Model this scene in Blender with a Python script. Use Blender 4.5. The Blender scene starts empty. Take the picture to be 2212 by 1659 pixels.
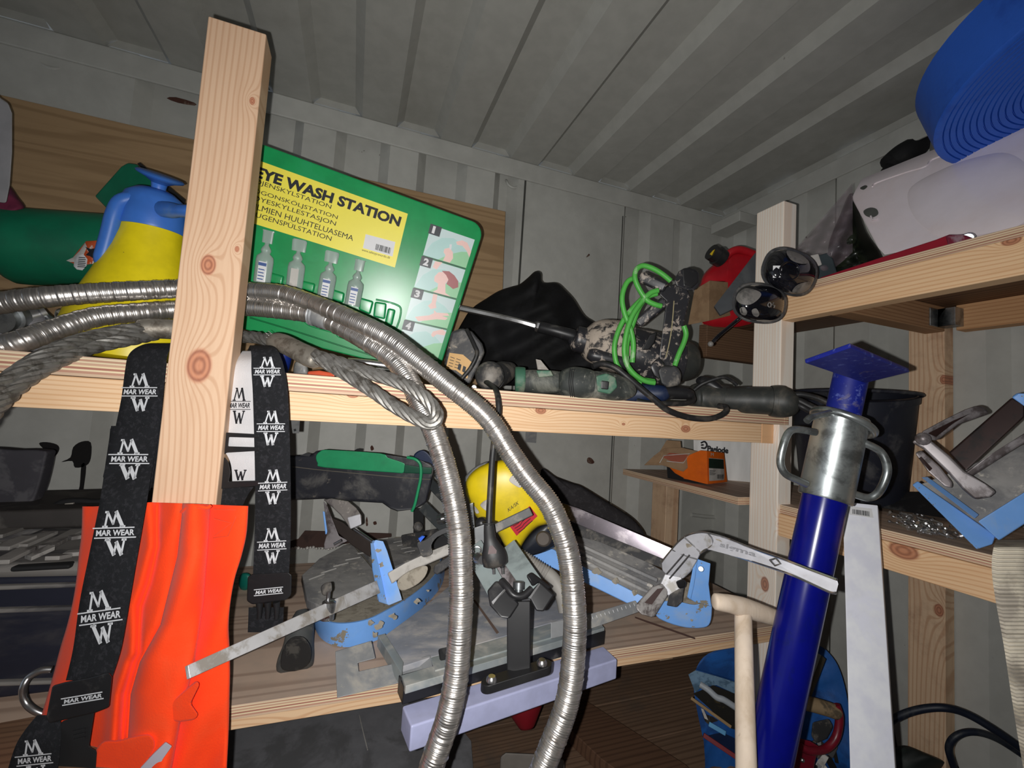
import bpy, bmesh, math, random
from mathutils import Vector as V, Matrix
import numpy as np
random.seed(7)
C = bpy.context.scene.collection
H = 1.55                      # camera height above the container floor
F = 934.75                    # focal length in pixels of the 2212 x 1659 frame
RM = Matrix(((0.93676983, 0.08206744, 0.34018704), (-0.34420017, 0.04064171, 0.93801626), (0.06315481, -0.99579776, 0.06631956)))
# ---------------- camera, world, light, exposure ----------------
cam = bpy.data.objects.new('camera', bpy.data.cameras.new('camera')); C.objects.link(cam)
r, d_, f_ = RM.col[0], RM.col[1], RM.col[2]
cam.matrix_world = Matrix(((r[0], -d_[0], -f_[0], 0), (r[1], -d_[1], -f_[1], 0), (r[2], -d_[2], -f_[2], H), (0, 0, 0, 1)))
cam.data.sensor_width = 36; cam.data.sensor_fit = 'HORIZONTAL'; cam.data.lens = F / 2212 * 36
cam.data.clip_start = .02
bpy.context.scene.camera = cam
w = bpy.data.worlds.new('world'); bpy.context.scene.world = w; w.use_nodes = True
w.node_tree.nodes['Background'].inputs[0].default_value = (.75, .85, 1, 1)
w.node_tree.nodes['Background'].inputs[1].default_value = .38
fl = bpy.data.lights.new('phone_flash', 'SPOT'); fl.spot_size = math.radians(170); fl.spot_blend = 1; fl.energy = 29.5; fl.shadow_soft_size = .003; fl.color = (1, .985, .96)
flo = bpy.data.objects.new('phone_flash', fl); C.objects.link(flo)
flo.matrix_world = Matrix.Translation(V((0, 0, H)) + RM @ V((-.021, .006, .004))) @ cam.matrix_world.to_3x3().to_4x4()
vs = bpy.context.scene.view_settings
vs.view_transform = 'Standard'; vs.look = 'None'; vs.gamma = 1; vs.exposure = 0; vs.use_curve_mapping = False

# ---------------- pixel -> point in the place ----------------
def ray(u, v): return RM @ V((u - 1106, v - 829.5, F))
def _pl(u, v, i, val):
    d = ray(u, v); off = val - (H if i == 2 else 0); t = off / d[i]; p = d * t; p.z += H; return p
def WY(u, v, y): return _pl(u, v, 1, y)
def WX(u, v, x): return _pl(u, v, 0, x)
def WZ(u, v, z): return _pl(u, v, 2, z)
def WD(u, v, d): p = ray(u, v) * (d / F); p.z += H; return p
def depth(p): q = RM.transposed() @ (V(p) - V((0, 0, H))); return q.z
class Plane:
    def __init__(s, o, n): s.o = V(o); s.n = V(n).normalized()
    def __call__(s, u, v, off=0):
        d = ray(u, v); c = V((0, 0, H)); t = (s.o - c).dot(s.n) / d.dot(s.n); return c + d * t + s.n * off
def plane3(a, b, c): n = (b - a).cross(c - a).normalized(); n = -n if n.dot(a - V((0, 0, H))) > 0 else n; return Plane(a, n)

# ---------------- mesh building ----------------
class M:
    def __init__(s): s.v = []; s.f = []
    def add(s, vs, fs):
        o = len(s.v); s.v += [V(p) for p in vs]; s.f += [[i + o for i in f] for f in fs]; return s
    def box(s, a, b):
        x0, y0, z0 = a; x1, y1, z1 = b
        return s.add([(x0, y0, z0), (x1, y0, z0), (x1, y1, z0), (x0, y1, z0), (x0, y0, z1), (x1, y0, z1), (x1, y1, z1), (x0, y1, z1)],
                     [(0, 3, 2, 1), (4, 5, 6, 7), (0, 1, 5, 4), (1, 2, 6, 5), (2, 3, 7, 6), (3, 0, 4, 7)])
    def obox(s, o, a, b, c):      # corner + three edge vectors
        o, a, b, c = V(o), V(a), V(b), V(c)
        if a.cross(b).dot(c) < 0: a, b = b, a
        return s.add([o, o + a, o + a + b, o + b, o + c, o + a + c, o + a + b + c, o + b + c],
                     [(0, 3, 2, 1), (4, 5, 6, 7), (0, 1, 5, 4), (1, 2, 6, 5), (2, 3, 7, 6), (3, 0, 4, 7)])
    def bar(s, p, q, wv, tv):     # bar from p to q, width vector, thickness vector (centred)
        p, q, wv, tv = V(p), V(q), V(wv), V(tv); return s.obox(p - wv / 2 - tv / 2, q - p, wv, tv)
    def prism(s, pts, off):       # polygon extruded by a vector
        pts = [V(p) for p in pts]; off = V(off); n = len(pts)
        nr = sum(((pts[i] - pts[0]).cross(pts[(i + 1) % n] - pts[0]) for i in range(n)), V((0, 0, 0)))
        if nr.dot(off) > 0: pts = pts[::-1]
        return s.add(pts + [p + off for p in pts], [list(range(n)), list(range(2 * n - 1, n - 1, -1))] + [(i, i + n, (i + 1) % n + n, (i + 1) % n) for i in range(n)])
    def rings(s, rs, closed=False, cap=True):
        n = len(rs[0]); vs = [p for r_ in rs for p in r_]; fs = []; m = len(rs)
        for i in range(m if closed else m - 1):
            for j in range(n):
                a = i * n + j; b = i * n + (j + 1) % n; c = ((i + 1) % m) * n; fs.append((a, b, c + (j + 1) % n, c + j))
        if cap and not closed: fs += [list(range(n - 1, -1, -1)), list(range((m - 1) * n, m * n))]
        return s.add(vs, fs)
    def tube(s, pts, r, n=12, closed=False, flat=1.0, up=None):
        pts = [V(p) for p in pts]; m = len(pts); rr = r if isinstance(r, (list, tuple)) else [r] * m
        fr = frames(pts, closed, up); out = []
        for i, (p, (t, a, b)) in enumerate(zip(pts, fr)):
            out.append([p + a * (rr[i] * math.cos(2 * math.pi * k / n)) + b * (rr[i] * flat * math.sin(2 * math.pi * k / n)) for k in range(n)])
        return s.rings(out, closed)
    def lathe(s, p, q, prof, n=28):   # profile [(t along p->q 0..1, radius)]
        p, q = V(p), V(q); ax = q - p; t = ax.normalized(); a = t.orthogonal().normalized(); b = t.cross(a)
        return s.rings([[p + ax * h + a * (max(r_, 1e-5) * math.cos(2 * math.pi * k / n)) + b * (max(r_, 1e-5) * math.sin(2 * math.pi * k / n)) for k in range(n)] for h, r_ in prof])
    def ball(s, c, r, n=16, ax=None):
        c = V(c); rx = r if isinstance(r, (tuple, list)) else (r, r, r); rs = []
        A = ax or (V((1, 0, 0)), V((0, 1, 0)), V((0, 0, 1)))
        for i in range(n // 2 + 1):
            th = math.pi * i / (n // 2); k = max(math.sin(th), 1e-3)
            rs.append([c - A[2] * (rx[2] * math.cos(th)) + A[0] * (rx[0] * k * math.cos(2 * math.pi * j / n)) + A[1] * (rx[1] * k * math.sin(2 * math.pi * j / n)) for j in range(n)])
        return s.rings(rs)
    def grid(s, rows, thick=None):
        n = len(rows[0]); m = len(rows); vs = [p for r_ in rows for p in r_]
        fs = [(i * n + j, i * n + j + 1, (i + 1) * n + j + 1, (i + 1) * n + j) for i in range(m - 1) for j in range(n - 1)]
        if thick is not None:
            t = V(thick); k = len(vs); vs = vs + [p + t for p in vs]; f2 = [tuple(k + a for a in f[::-1]) for f in fs]
            rim = [j for j in range(n)] + [i * n + n - 1 for i in range(1, m)] + [(m - 1) * n + j for j in range(n - 2, -1, -1)] + [i * n for i in range(m - 2, 0, -1)]
            fs = fs + f2 + [(rim[i], rim[i - 1], rim[i - 1] + k, rim[i] + k) for i in range(len(rim))]
        return s.add(vs, fs)

def frames(pts, closed=False, up=None):
    m = len(pts); ts = []
    for i in range(m):
        a = pts[i - 1] if (i > 0 or closed) else pts[i]; b = pts[(i + 1) % m] if (i < m - 1 or closed) else pts[i]
        t = (b - a); ts.append(t.normalized() if t.length > 1e-9 else (ts[-1] if ts else V((0, 0, 1))))
    a = (V(up) - ts[0] * V(up).dot(ts[0])).normalized() if up is not None else ts[0].orthogonal().normalized(); out = []
    for t in ts:
        if up is not None: a = V(up)
        a = (a - t * a.dot(t)).normalized(); out.append((t, a, t.cross(a)))
    return out
def smooth(pts, k=8, closed=False):   # Catmull-Rom through points (tuples of any length)
    pts = [list(p) for p in pts]; n = len(pts); out = []
    g = (lambda i: pts[i % n]) if closed else (lambda i: pts[min(max(i, 0), n - 1)])
    for i in range(n if closed else n - 1):
        p0, p1, p2, p3 = g(i - 1), g(i), g(i + 1), g(i + 2)
        for j in range(k):
            t = j / k; out.append([.5 * ((2 * b) + (c - a) * t + (2 * a - 5 * b + 4 * c - d) * t * t + (3 * b - a - 3 * c + d) * t ** 3) for a, b, c, d in zip(p0, p1, p2, p3)])
    if not closed: out.append(pts[-1])
    return out
def resample(pts, step):
    pts = [V(p) for p in pts]; L = [0]
    for a, b in zip(pts, pts[1:]): L.append(L[-1] + (b - a).length)
    n = max(2, int(L[-1] / step)); out = []; j = 0
    for i in range(n + 1):
        s = L[-1] * i / n
        while j < len(L) - 2 and L[j + 1] < s: j += 1
        k = (s - L[j]) / max(L[j + 1] - L[j], 1e-9); out.append(pts[j].lerp(pts[j + 1], k))
    return out, L[-1]

def link_mesh(name, m, mat, parent=None, base=None, bev=0, seg=2, flat=False, ang=50):
    me = bpy.data.meshes.new(name); base = V(base) if base is not None else V((0, 0, 0))
    me.from_pydata([tuple(p - base) for p in m.v], [], m.f); me.validate(); me.update()
    bm = bmesh.new(); bm.from_mesh(me); bmesh.ops.recalc_face_normals(bm, faces=bm.faces)
    if bev:
        bmesh.ops.remove_doubles(bm, verts=bm.verts, dist=1e-6)
        es = [e for e in bm.edges if len(e.link_faces) == 2 and e.calc_face_angle(0) > .6]
        try: bmesh.ops.bevel(bm, geom=es, offset=bev, segments=seg, affect='EDGES', profile=.5, clamp_overlap=True)
        except Exception: pass
    bm.to_mesh(me); bm.free()
    if not flat:
        me.shade_smooth(); me.set_sharp_from_angle(angle=math.radians(ang))
    me.materials.append(mat)
    o = bpy.data.objects.new(name, me); C.objects.link(o); o.parent = parent
    if bev and not flat: wn = o.modifiers.new('weighted_normals', 'WEIGHTED_NORMAL'); wn.weight = 100; wn.keep_sharp = True
    return o
def thing(name, label, cat, loc, group=None):
    o = bpy.data.objects.new(name, None); C.objects.link(o); o.location = V(loc); o.empty_display_size = .05
    o['label'] = label; o['category'] = cat
    if group: o['group'] = group
    return o
def rootbase(o):
    b = V((0, 0, 0))
    while o is not None: b += V(o.location); o = o.parent
    return b
def part(root, name, m, mat, bev=0, label=None, **k):
    o = link_mesh(name, m, mat, root, rootbase(root), bev, **k)
    if label: o['label'] = label
    return o
def single(name, m, mat, label, cat, base=None, bev=0, group=None, **k):   # a thing that is one mesh
    if base is None:
        zs = [p.z for p in m.v]; base = V((sum(p.x for p in m.v) / len(m.v), sum(p.y for p in m.v) / len(m.v), min(zs)))
    o = link_mesh(name, m, mat, None, base, bev, **k); o.location = base; o['label'] = label; o['category'] = cat
    if group: o['group'] = group
    return o
def struct(name, m, mat, parent=None, bev=0, **k):
    o = link_mesh(name, m, mat, parent, rootbase(parent) if parent else None, bev, **k)
    if parent is None: o['kind'] = 'structure'
    return o
def text(root, s, O, U, Vv, mat, name='lettering', bold=.0, ext=.0004, off=.0006, shear=0, fitw=True):
    c = bpy.data.curves.new(name, 'FONT'); c.body = s; c.offset = bold; c.resolution_u = 3; c.shear = shear
    to = bpy.data.objects.new('t', c); C.objects.link(to); dg = bpy.context.evaluated_depsgraph_get(); dg.update()
    me = bpy.data.meshes.new_from_object(to.evaluated_get(dg)); bpy.data.objects.remove(to); bpy.data.curves.remove(c)
    vs = [p.co.copy() for p in me.vertices]; fs = [list(p.vertices) for p in me.polygons]; bpy.data.meshes.remove(me)
    if not vs: return None
    x0 = min(p.x for p in vs); x1 = max(p.x for p in vs); y0 = min(p.y for p in vs); y1 = max(p.y for p in vs)
    O, U, Vv = V(O), V(U), V(Vv); N = U.cross(Vv).normalized()
    if N.dot(O - V((0, 0, H))) > 0: N = -N
    m = M(); m.add([O + U * ((p.x - x0) / (x1 - x0)) + Vv * ((p.y - y0) / (y1 - y0)) + N * off for p in vs], fs)
    k = len(m.v)
    return part(root, name, m, mat, flat=True)
def strokes(root, lines, O, U, Vv, wd, mat, name='logo', off=.0007):   # polylines in a unit square laid on a surface
    O, U, Vv = V(O), V(U), V(Vv); N = U.cross(Vv).normalized()
    if N.dot(O - V((0, 0, H))) > 0: N = -N
    m = M()
    for ln in lines:
        wk = wd
        if isinstance(ln[0], (int, float)): wk = wd * ln[0]; ln = ln[1:]
        P = [O + U * a + Vv * b + N * off for a, b in ln]
        for p, q in zip(P, P[1:]):
            t = (q - p).normalized(); s_ = t.cross(N) * (wk / 2); e = t * (wk * .3); m.add([p - s_ - e, q - s_ + e, q + s_ + e, p + s_ - e], [(0, 1, 2, 3)])
    return part(root, name, m, mat, flat=True)

# ---------------- materials ----------------
def srgb(c):
    return tuple((x / 12.92 if x <= .04045 else ((x + .055) / 1.055) ** 2.4) for x in [k / 255 for k in c]) + (1,)
def nodes(name):
    m = bpy.data.materials.new(name); m.use_nodes = True; nt = m.node_tree; return m, nt, nt.nodes['Principled BSDF']
def N_(nt, t, **k):
    n = nt.nodes.new(t)
    for a, b in k.items():
        if a.startswith('i_'): n.inputs[int(a[2:]) if a[2:].isdigit() else a[2:].replace('_', ' ')].default_value = b
        else: setattr(n, a, b)
    return n
def math_(nt, op, a, b=None, c=None):
    n = nt.nodes.new('ShaderNodeMath'); n.operation = op
    for i, x in enumerate((a, b, c)):
        if x is None: continue
        if isinstance(x, (int, float)): n.inputs[i].default_value = x
        else: nt.links.new(x, n.inputs[i])
    return n.outputs[0]
def ramp_(nt, x, a, b):
    n = nt.nodes.new('ShaderNodeMapRange'); n.interpolation_type = 'SMOOTHSTEP'; nt.links.new(x, n.inputs[0]); n.inputs[1].default_value = a; n.inputs[2].default_value = b; return n.outputs[0]
def mix_(nt, fac, a, b):
    n = nt.nodes.new('ShaderNodeMix'); n.data_type = 'RGBA'
    for s, x in ((n.inputs[0], fac), (n.inputs[6], a), (n.inputs[7], b)):
        if isinstance(x, (int, float)): s.default_value = x
        elif isinstance(x, tuple): s.default_value = x
        else: nt.links.new(x, s)
    return n.outputs[2]
def noise_(nt, vec, sc, det=4, rough=.6, dist=0):
    n = nt.nodes.new('ShaderNodeTexNoise'); nt.links.new(vec, n.inputs['Vector']); n.inputs['Scale'].default_value = sc; n.inputs['Detail'].default_value = det; n.inputs['Roughness'].default_value = rough; n.inputs['Distortion'].default_value = dist
    return n.outputs[0]
def pos_(nt, sc=(1, 1, 1), loc=(0, 0, 0)):
    g = nt.nodes.new('ShaderNodeNewGeometry'); mp = nt.nodes.new('ShaderNodeMapping'); nt.links.new(g.outputs['Position'], mp.inputs[0]); mp.inputs['Scale'].default_value = sc; mp.inputs['Location'].default_value = loc; return mp.outputs[0]
_mc = {}
def mat(name, col, rough=.5, metal=0, c2=None, sc=12, lo=.5, hi=.62, c3=None, sc3=40, lo3=.58, hi3=.66, bump=0, bsc=60, stretch=(1, 1, 1), spec=.5, coat=0, trans=0, alpha=1, r2=None, var=.08, sheen=0):
    if name in _mc: return _mc[name]
    m, nt, b = nodes(name); L = nt.links.new
    p = pos_(nt, stretch); col = srgb(col)
    fine = noise_(nt, p, 25, 3)
    base = mix_(nt, ramp_(nt, fine, .3, .7), tuple(min(1, x * (1 - var)) for x in col[:3]) + (1,), tuple(min(1, x * (1 + var)) for x in col[:3]) + (1,))
    rf = None
    if c2 is not None:
        k = ramp_(nt, noise_(nt, p, sc, 6, .65, .4), lo, hi); base = mix_(nt, k, base, srgb(c2))
        if r2 is not None: rf = math_(nt, 'MULTIPLY_ADD', k, r2 - rough, rough)
        if metal and r2 is not None: L(math_(nt, 'MULTIPLY_ADD', k, -metal, metal), b.inputs['Metallic'])
    if c3 is not None:
        k3 = ramp_(nt, noise_(nt, p, sc3, 5, .7), lo3, hi3); base = mix_(nt, k3, base, srgb(c3))
    L(base, b.inputs['Base Color'])
    if rf is not None: L(rf, b.inputs['Roughness'])
    else: b.inputs['Roughness'].default_value = rough
    if not (metal and c2 is not None and r2 is not None): b.inputs['Metallic'].default_value = metal
    b.inputs['Specular IOR Level'].default_value = spec; b.inputs['Coat Weight'].default_value = coat
    b.inputs['Transmission Weight'].default_value = trans; b.inputs['Alpha'].default_value = alpha
    if sheen: b.inputs['Sheen Weight'].default_value = sheen
    if bump:
        bn = N_(nt, 'ShaderNodeBump'); bn.inputs['Strength'].default_value = bump; bn.inputs['Distance'].default_value = .002
        L(noise_(nt, p, bsc, 4), bn.inputs['Height']); L(bn.outputs[0], b.inputs['Normal'])
    _mc[name] = m; return m
def wood(name, ax, ac, light=(222, 186, 148), dark=(190, 140, 98), freq=150, knots=(), seed=0, amp=1.0, dirt=None, rough=.62, gdir=None):
    # ax: grain axis index, ac: across axis index, knots: (world point, half width)
    if name in _mc: return _mc[name]
    m, nt, b = nodes(name); L = nt.links.new
    sc = [1, 1, 1]; sc[ax] = .07
    p = pos_(nt, tuple(sc), (seed * 3.1, seed * 1.7, seed))
    n1 = noise_(nt, p, 7, 2, .5); n2 = noise_(nt, p, 90, 3, .6)
    g = nt.nodes.new('ShaderNodeNewGeometry'); sx = nt.nodes.new('ShaderNodeSeparateXYZ'); L(g.outputs['Position'], sx.inputs[0])
    ph = math_(nt, 'MULTIPLY_ADD', sx.outputs[ac], freq * 3.2, math_(nt, 'MULTIPLY', n1, 30 * amp))
    km = None; kr = None
    for kp, kr_ in knots:
        vs_ = []
        for i in range(3):
            if i == ax: s_ = 1 / (kr_ * 1.6)
            elif i == ac: s_ = 1 / kr_
            else: continue
            d = math_(nt, 'MULTIPLY', math_(nt, 'SUBTRACT', sx.outputs[i], float(kp[i])), s_); vs_.append(math_(nt, 'MULTIPLY', d, d))
        l2 = math_(nt, 'ADD', vs_[0], vs_[1]); ln = math_(nt, 'SQRT', math_(nt, 'ADD', l2, math_(nt, 'MULTIPLY', n2, .12)))
        ph = math_(nt, 'ADD', ph, math_(nt, 'DIVIDE', 30.0, math_(nt, 'ADD', 1.0, math_(nt, 'MULTIPLY', l2, .55))))
        k = math_(nt, 'SUBTRACT', 1.0, ramp_(nt, ln, .8, 1.1)); km = k if km is None else math_(nt, 'MAXIMUM', km, k)
        rr = math_(nt, 'MULTIPLY', math_(nt, 'ADD', math_(nt, 'SINE', math_(nt, 'MULTIPLY', ln, 17)), 1), k); kr = rr if kr is None else math_(nt, 'ADD', kr, rr)
    s1 = math_(nt, 'SINE', ph); s1 = ramp_(nt, s1, .1, 1.0)
    col = mix_(nt, math_(nt, 'MULTIPLY', s1, .6), srgb(light), srgb(dark))
    col = mix_(nt, math_(nt, 'MULTIPLY', ramp_(nt, n2, .42, .72), .3), col, srgb(dark))
    if km is not None:
        kc = mix_(nt, math_(nt, 'MULTIPLY', kr, .5), srgb((196, 128, 96)), srgb((148, 84, 62))); col = mix_(nt, math_(nt, 'MULTIPLY', km, .85), col, kc)
    if dirt: col = mix_(nt, math_(nt, 'MULTIPLY', ramp_(nt, noise_(nt, pos_(nt), 6, 6, .7), .48, .72), dirt[1]), col, srgb(dirt[0]))
    L(col, b.inputs['Base Color']); b.inputs['Roughness'].default_value = rough; b.inputs['Specular IOR Level'].default_value = .25
    bn = N_(nt, 'ShaderNodeBump'); bn.inputs['Strength'].default_value = .25; bn.inputs['Distance'].default_value = .001; L(n2, bn.inputs['Height']); L(bn.outputs[0], b.inputs['Normal'])
    _mc[name] = m; return m
def plyedge(name, ax, z0, th, n=9):     # laminations seen on the edge of a plywood board, and its face veneer
    if name in _mc: return _mc[name]
    m, nt, b = nodes(name); L = nt.links.new
    g = nt.nodes.new('ShaderNodeNewGeometry'); sx = nt.nodes.new('ShaderNodeSeparateXYZ'); L(g.outputs['Position'], sx.inputs[0])
    sn = nt.nodes.new('ShaderNodeSeparateXYZ'); L(g.outputs['Normal'], sn.inputs[0])
    sc = [1, 1, 1]; sc[ax] = .05; p = pos_(nt, tuple(sc)); n1 = noise_(nt, p, 60, 3); n3 = noise_(nt, pos_(nt), 5, 5, .65)
    t = math_(nt, 'DIVIDE', math_(nt, 'SUBTRACT', sx.outputs[2], z0), th)
    t = math_(nt, 'ADD', t, math_(nt, 'MULTIPLY', math_(nt, 'SUBTRACT', n1, .5), .03))
    cr = nt.nodes.new('ShaderNodeValToRGB'); cr.color_ramp.interpolation = 'CONSTANT'; L(t, cr.inputs[0])
    cols = [(216, 188, 160), (196, 150, 128), (240, 222, 184), (178, 124, 106), (238, 218, 178), (210, 172, 146), (240, 224, 188), (196, 154, 130), (240, 222, 188), (220, 192, 166)]
    e = cr.color_ramp.elements; e[0].position = 0; e[0].color = srgb(cols[0]); e[1].position = .15; e[1].color = srgb(cols[1])
    for i, q in enumerate((.27, .36, .47, .56, .68, .76, .86, .93)): x = e.new(q); x.color = srgb(cols[(i + 2) % 10])
    ec = mix_(nt, math_(nt, 'MULTIPLY', ramp_(nt, n1, .4, .75), .25), cr.outputs[0], srgb((140, 104, 84)))
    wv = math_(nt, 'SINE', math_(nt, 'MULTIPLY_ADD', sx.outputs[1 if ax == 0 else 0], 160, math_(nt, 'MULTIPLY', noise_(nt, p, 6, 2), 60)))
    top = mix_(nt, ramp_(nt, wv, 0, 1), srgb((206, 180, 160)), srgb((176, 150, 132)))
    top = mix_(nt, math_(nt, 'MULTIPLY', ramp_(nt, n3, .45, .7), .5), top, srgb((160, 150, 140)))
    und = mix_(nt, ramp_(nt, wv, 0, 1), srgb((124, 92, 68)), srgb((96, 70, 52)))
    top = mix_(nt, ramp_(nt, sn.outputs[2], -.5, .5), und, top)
    col = mix_(nt, ramp_(nt, math_(nt, 'ABSOLUTE', sn.outputs[2]), .5, .8), ec, top)
    L(col, b.inputs['Base Color']); b.inputs['Roughness'].default_value = .6; b.inputs['Specular IOR Level'].default_value = .25
    _mc[name] = m; return m
# ---------------- shared materials ----------------
paint = mat('container_paint', (190, 190, 184), .55, c2=(172, 172, 166), sc=3, lo=.4, hi=.75, c3=(92, 80, 70), sc3=22, lo3=.70, hi3=.74, bump=.15, bsc=25, var=.04)
roofp = mat('roof_paint', (172, 172, 166), .5, c2=(150, 148, 140), sc=2.2, lo=.45, hi=.8, c3=(86, 74, 62), sc3=9, lo3=.68, hi3=.76, bump=.2, bsc=14, var=.05)
floorm = wood('floor_boards', 0, 1, (132, 106, 86), (90, 68, 54), 130, seed=4, dirt=((90, 84, 78), .6))
black = mat('black_plastic', (32, 32, 34), .42, c2=(84, 82, 80), sc=16, lo=.55, hi=.75)
blackm = mat('black_matt', (20, 20, 22), .8, c2=(44, 42, 42), sc=14, lo=.5, hi=.8)
dusty = mat('dusty_black', (58, 58, 60), .6, c2=(132, 126, 118), sc=20, lo=.48, hi=.68, c3=(150, 140, 126), sc3=70, lo3=.6, hi3=.7)
rubber = mat('rubber_cable', (34, 34, 35), .5, c2=(66, 62, 58), sc=30)
zinc = mat('galvanised', (168, 172, 174), .38, .85, c2=(120, 124, 126), sc=26, lo=.42, hi=.62, bump=.1, var=.12)
steel = mat('bright_steel', (200, 200, 202), .28, .95, c2=(140, 138, 134), sc=30, lo=.5, hi=.75)
alu = mat('cast_aluminium', (206, 206, 212), .5, .2, c2=(168, 164, 158), sc=24, lo=.52, hi=.66)
dsteel = mat('dusty_steel', (142, 144, 146), .5, .3, c2=(164, 160, 152), sc=14, lo=.45, hi=.65, r2=.85, c3=(170, 166, 156), sc3=60, lo3=.62, hi3=.7)
white = mat('white_label', (228, 228, 230), .5, var=.02)
offw = mat('off_white', (200, 196, 190), .6, c2=(150, 144, 136), sc=12)
ink = mat('black_ink', (26, 28, 34), .6, var=0)
whiteink = mat('white_print', (206, 208, 212), .7, var=.03)
# ---------------- container shell ----------------
ZR = H + .864; YW = 1.36; XW = 1.377
def corr(segs, hi, lo, a0, a1, sl=.028):       # polyline of a corrugated profile: (along, depth)
    out = [(a0, hi)]
    for s, e in segs: out += [(s, hi), (s + sl, lo), (e - sl, lo), (e, hi)]
    return out + [(a1, hi)]
def sheet(prof, f, th):                        # profile swept between two ends, with thickness
    m = M(); a = [f(x, d, 0) for x, d in prof] + [f(x, d + th, 0) for x, d in prof][::-1]; b = [f(x, d, 1) for x, d in prof] + [f(x, d + th, 1) for x, d in prof][::-1]
    n = len(a); k = len(prof)
    fs = [(i, (i + 1) % n, (i + 1) % n + n, i + n) for i in range(n)]
    for base in (0, n): fs += [(base + i, base + i + 1, base + n - 2 - i, base + n - 1 - i) for i in range(k - 1)]
    return m.add(a + b, fs)
sb = [(-.035 + .2435 * k - .078, -.035 + .2435 * k + .078) for k in range(-12, 2) if k not in (-3,)]
sb[-1] = (.13, .29); sb += [(.385, .47), (.90, 1.02), (1.13, 1.22)]
back = struct('wall_back', sheet(corr(sb, YW, YW + .036, -3.2, XW + .05), lambda x, d, e: V((x, d, (0, H + .87)[e])), .002), paint, ang=20)
se = [(1.30 - .245 * k - .15, 1.30 - .245 * k) for k in range(0, 10)]
endw = struct('wall_right', sheet(corr(sorted(se), XW, XW + .036, -1.0, YW + .04), lambda y, d, e: V((d, y, (0, H + .87)[e])), .002), paint, ang=20)
sf = [(-3 + .278 * k, -3 + .278 * k + .15) for k in range(15)]
front = struct('wall_front', sheet([(x, -y) for x, y in corr(sf, .99, 1.026, -3.2, XW + .05)], lambda x, d, e: V((x, d, (0, H + .87)[e])), -.002), paint, ang=20)
sr = [(-.185 + .24 * k, -.045 + .24 * k) for k in range(-13, 7)]
roof = struct('ceiling', sheet(corr(sr, ZR, ZR + .026, -3.2, XW + .05, .022), lambda x, d, e: V((x, (-1.03, YW + .04)[e], d)), .002), roofp, ang=15)
m = M().box((-3.2, -1.05, -.03), (XW + .05, YW + .05, 0)); flo_ = struct('floor', m, floorm)
struct('trim_1', M().box((-3.2, YW - .008, ZR - .062), (XW + .05, YW + .001, ZR)), paint, back, .003)
struct('trim_2', M().box((XW - .008, -1.0, ZR - .06), (XW + .001, YW, ZR)), paint, endw, .003)
m = M()
for s, e in sr: m.add([(s + .006, YW - .012, ZR), (e - .006, YW - .012, ZR), (e - .022, YW - .004, ZR + .026), (s + .022, YW - .004, ZR + .026)], [(0, 1, 2, 3)])
struct('rail_closure', m, paint, back)
struct('corner_post', M().box((XW - .13, YW - .10, 0), (XW, YW, H + .74)), paint, endw, .004) if 0 else None
struct('corner_gusset', M().box((XW - .09, YW - .17, ZR - .10), (XW - .003, YW - .03, ZR - .062)), paint, endw, .003)
# wide flat door-like panel of the back wall with its seams
struct('seam_strip', M().box((.492, YW - .003, .1), (.498, YW, ZR - .062)).box((.892, YW - .002, .1), (.895, YW, ZR - .10)), mat('seam_dark', (70, 70, 66), .7), back)
def ring(u, v, yy):                            # lashing ring: half loop of rod
    p = WY(u, v, yy); return p
for i, (u, v, r_) in enumerate(((1107, 396, .020), (118, 130, .030))):
    c = WY(u, v, YW + .012); pts = [c + V((math.cos(a) * r_, -.008 * math.sin(-a), math.sin(a) * r_ * .95)) for a in [math.pi + math.pi * k / 12 for k in range(13)]]
    pts = [pts[0] + V((0, .012, r_ * .6))] + pts + [pts[-1] + V((0, .012, r_ * .6))]
    struct('lashing_ring', M().tube(pts, .0042 if i == 0 else .006, 10), paint, back)
# ---------------- timber shelving ----------------
pineP = wood('pine_post', 2, 0, (216, 182, 152), (192, 150, 118), 260, [(WY(430, 790, .70), .016), (WY(450, 572, .70), .010), (WY(545, 218, .70), .004), (WY(512, 538, .70), .003)], 1, .8)
pineB = wood('pine_beam', 0, 2, (246, 210, 170), (218, 168, 120), 300, [(WY(762, 852, .79), .007), (WY(1157, 886, .79), .008), (WY(1464, 925, .79), .009), (WY(1332, 915, .79), .003)], 2, .7)
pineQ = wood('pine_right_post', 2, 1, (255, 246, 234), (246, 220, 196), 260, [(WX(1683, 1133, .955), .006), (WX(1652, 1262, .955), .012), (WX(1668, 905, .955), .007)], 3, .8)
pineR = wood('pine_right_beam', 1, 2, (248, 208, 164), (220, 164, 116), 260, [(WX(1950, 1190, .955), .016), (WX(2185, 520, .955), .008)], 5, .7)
pineD = wood('pine_dirty', 2, 1, (232, 200, 166), (198, 152, 118), 240, [(WX(2030, 1318, 1.34), .010), (WX(2068, 1385, 1.34), .016), (WX(2040, 820, 1.34), .008)], 6, .8, dirt=((130, 84, 68), .5))
pineL = wood('pine_low_beam', 0, 2, (240, 204, 164), (212, 162, 120), 300, [(WY(640, 1545, .79), .012), (WY(1440, 1418, .79), .010)], 7, .7)
t = thing('shelf_post', 'square-cut pine post standing nearest the camera, left of the green station', 'post', (-.2, .724, 0))
part(t, 'timber', M().box((-.237, .70, 0), (-.164, .746, H + .532)), pineP, .002)
t = thing('shelf_post', 'pine corner post behind the blue steel prop with knots low on its face', 'post', (.978, .79, 0))
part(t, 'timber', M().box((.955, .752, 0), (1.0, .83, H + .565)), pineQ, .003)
t = thing('shelf_board', 'plywood board of the upper shelf at the eye wash station, power tools on it', 'shelf', (.2, 1, H + .012))
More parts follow.
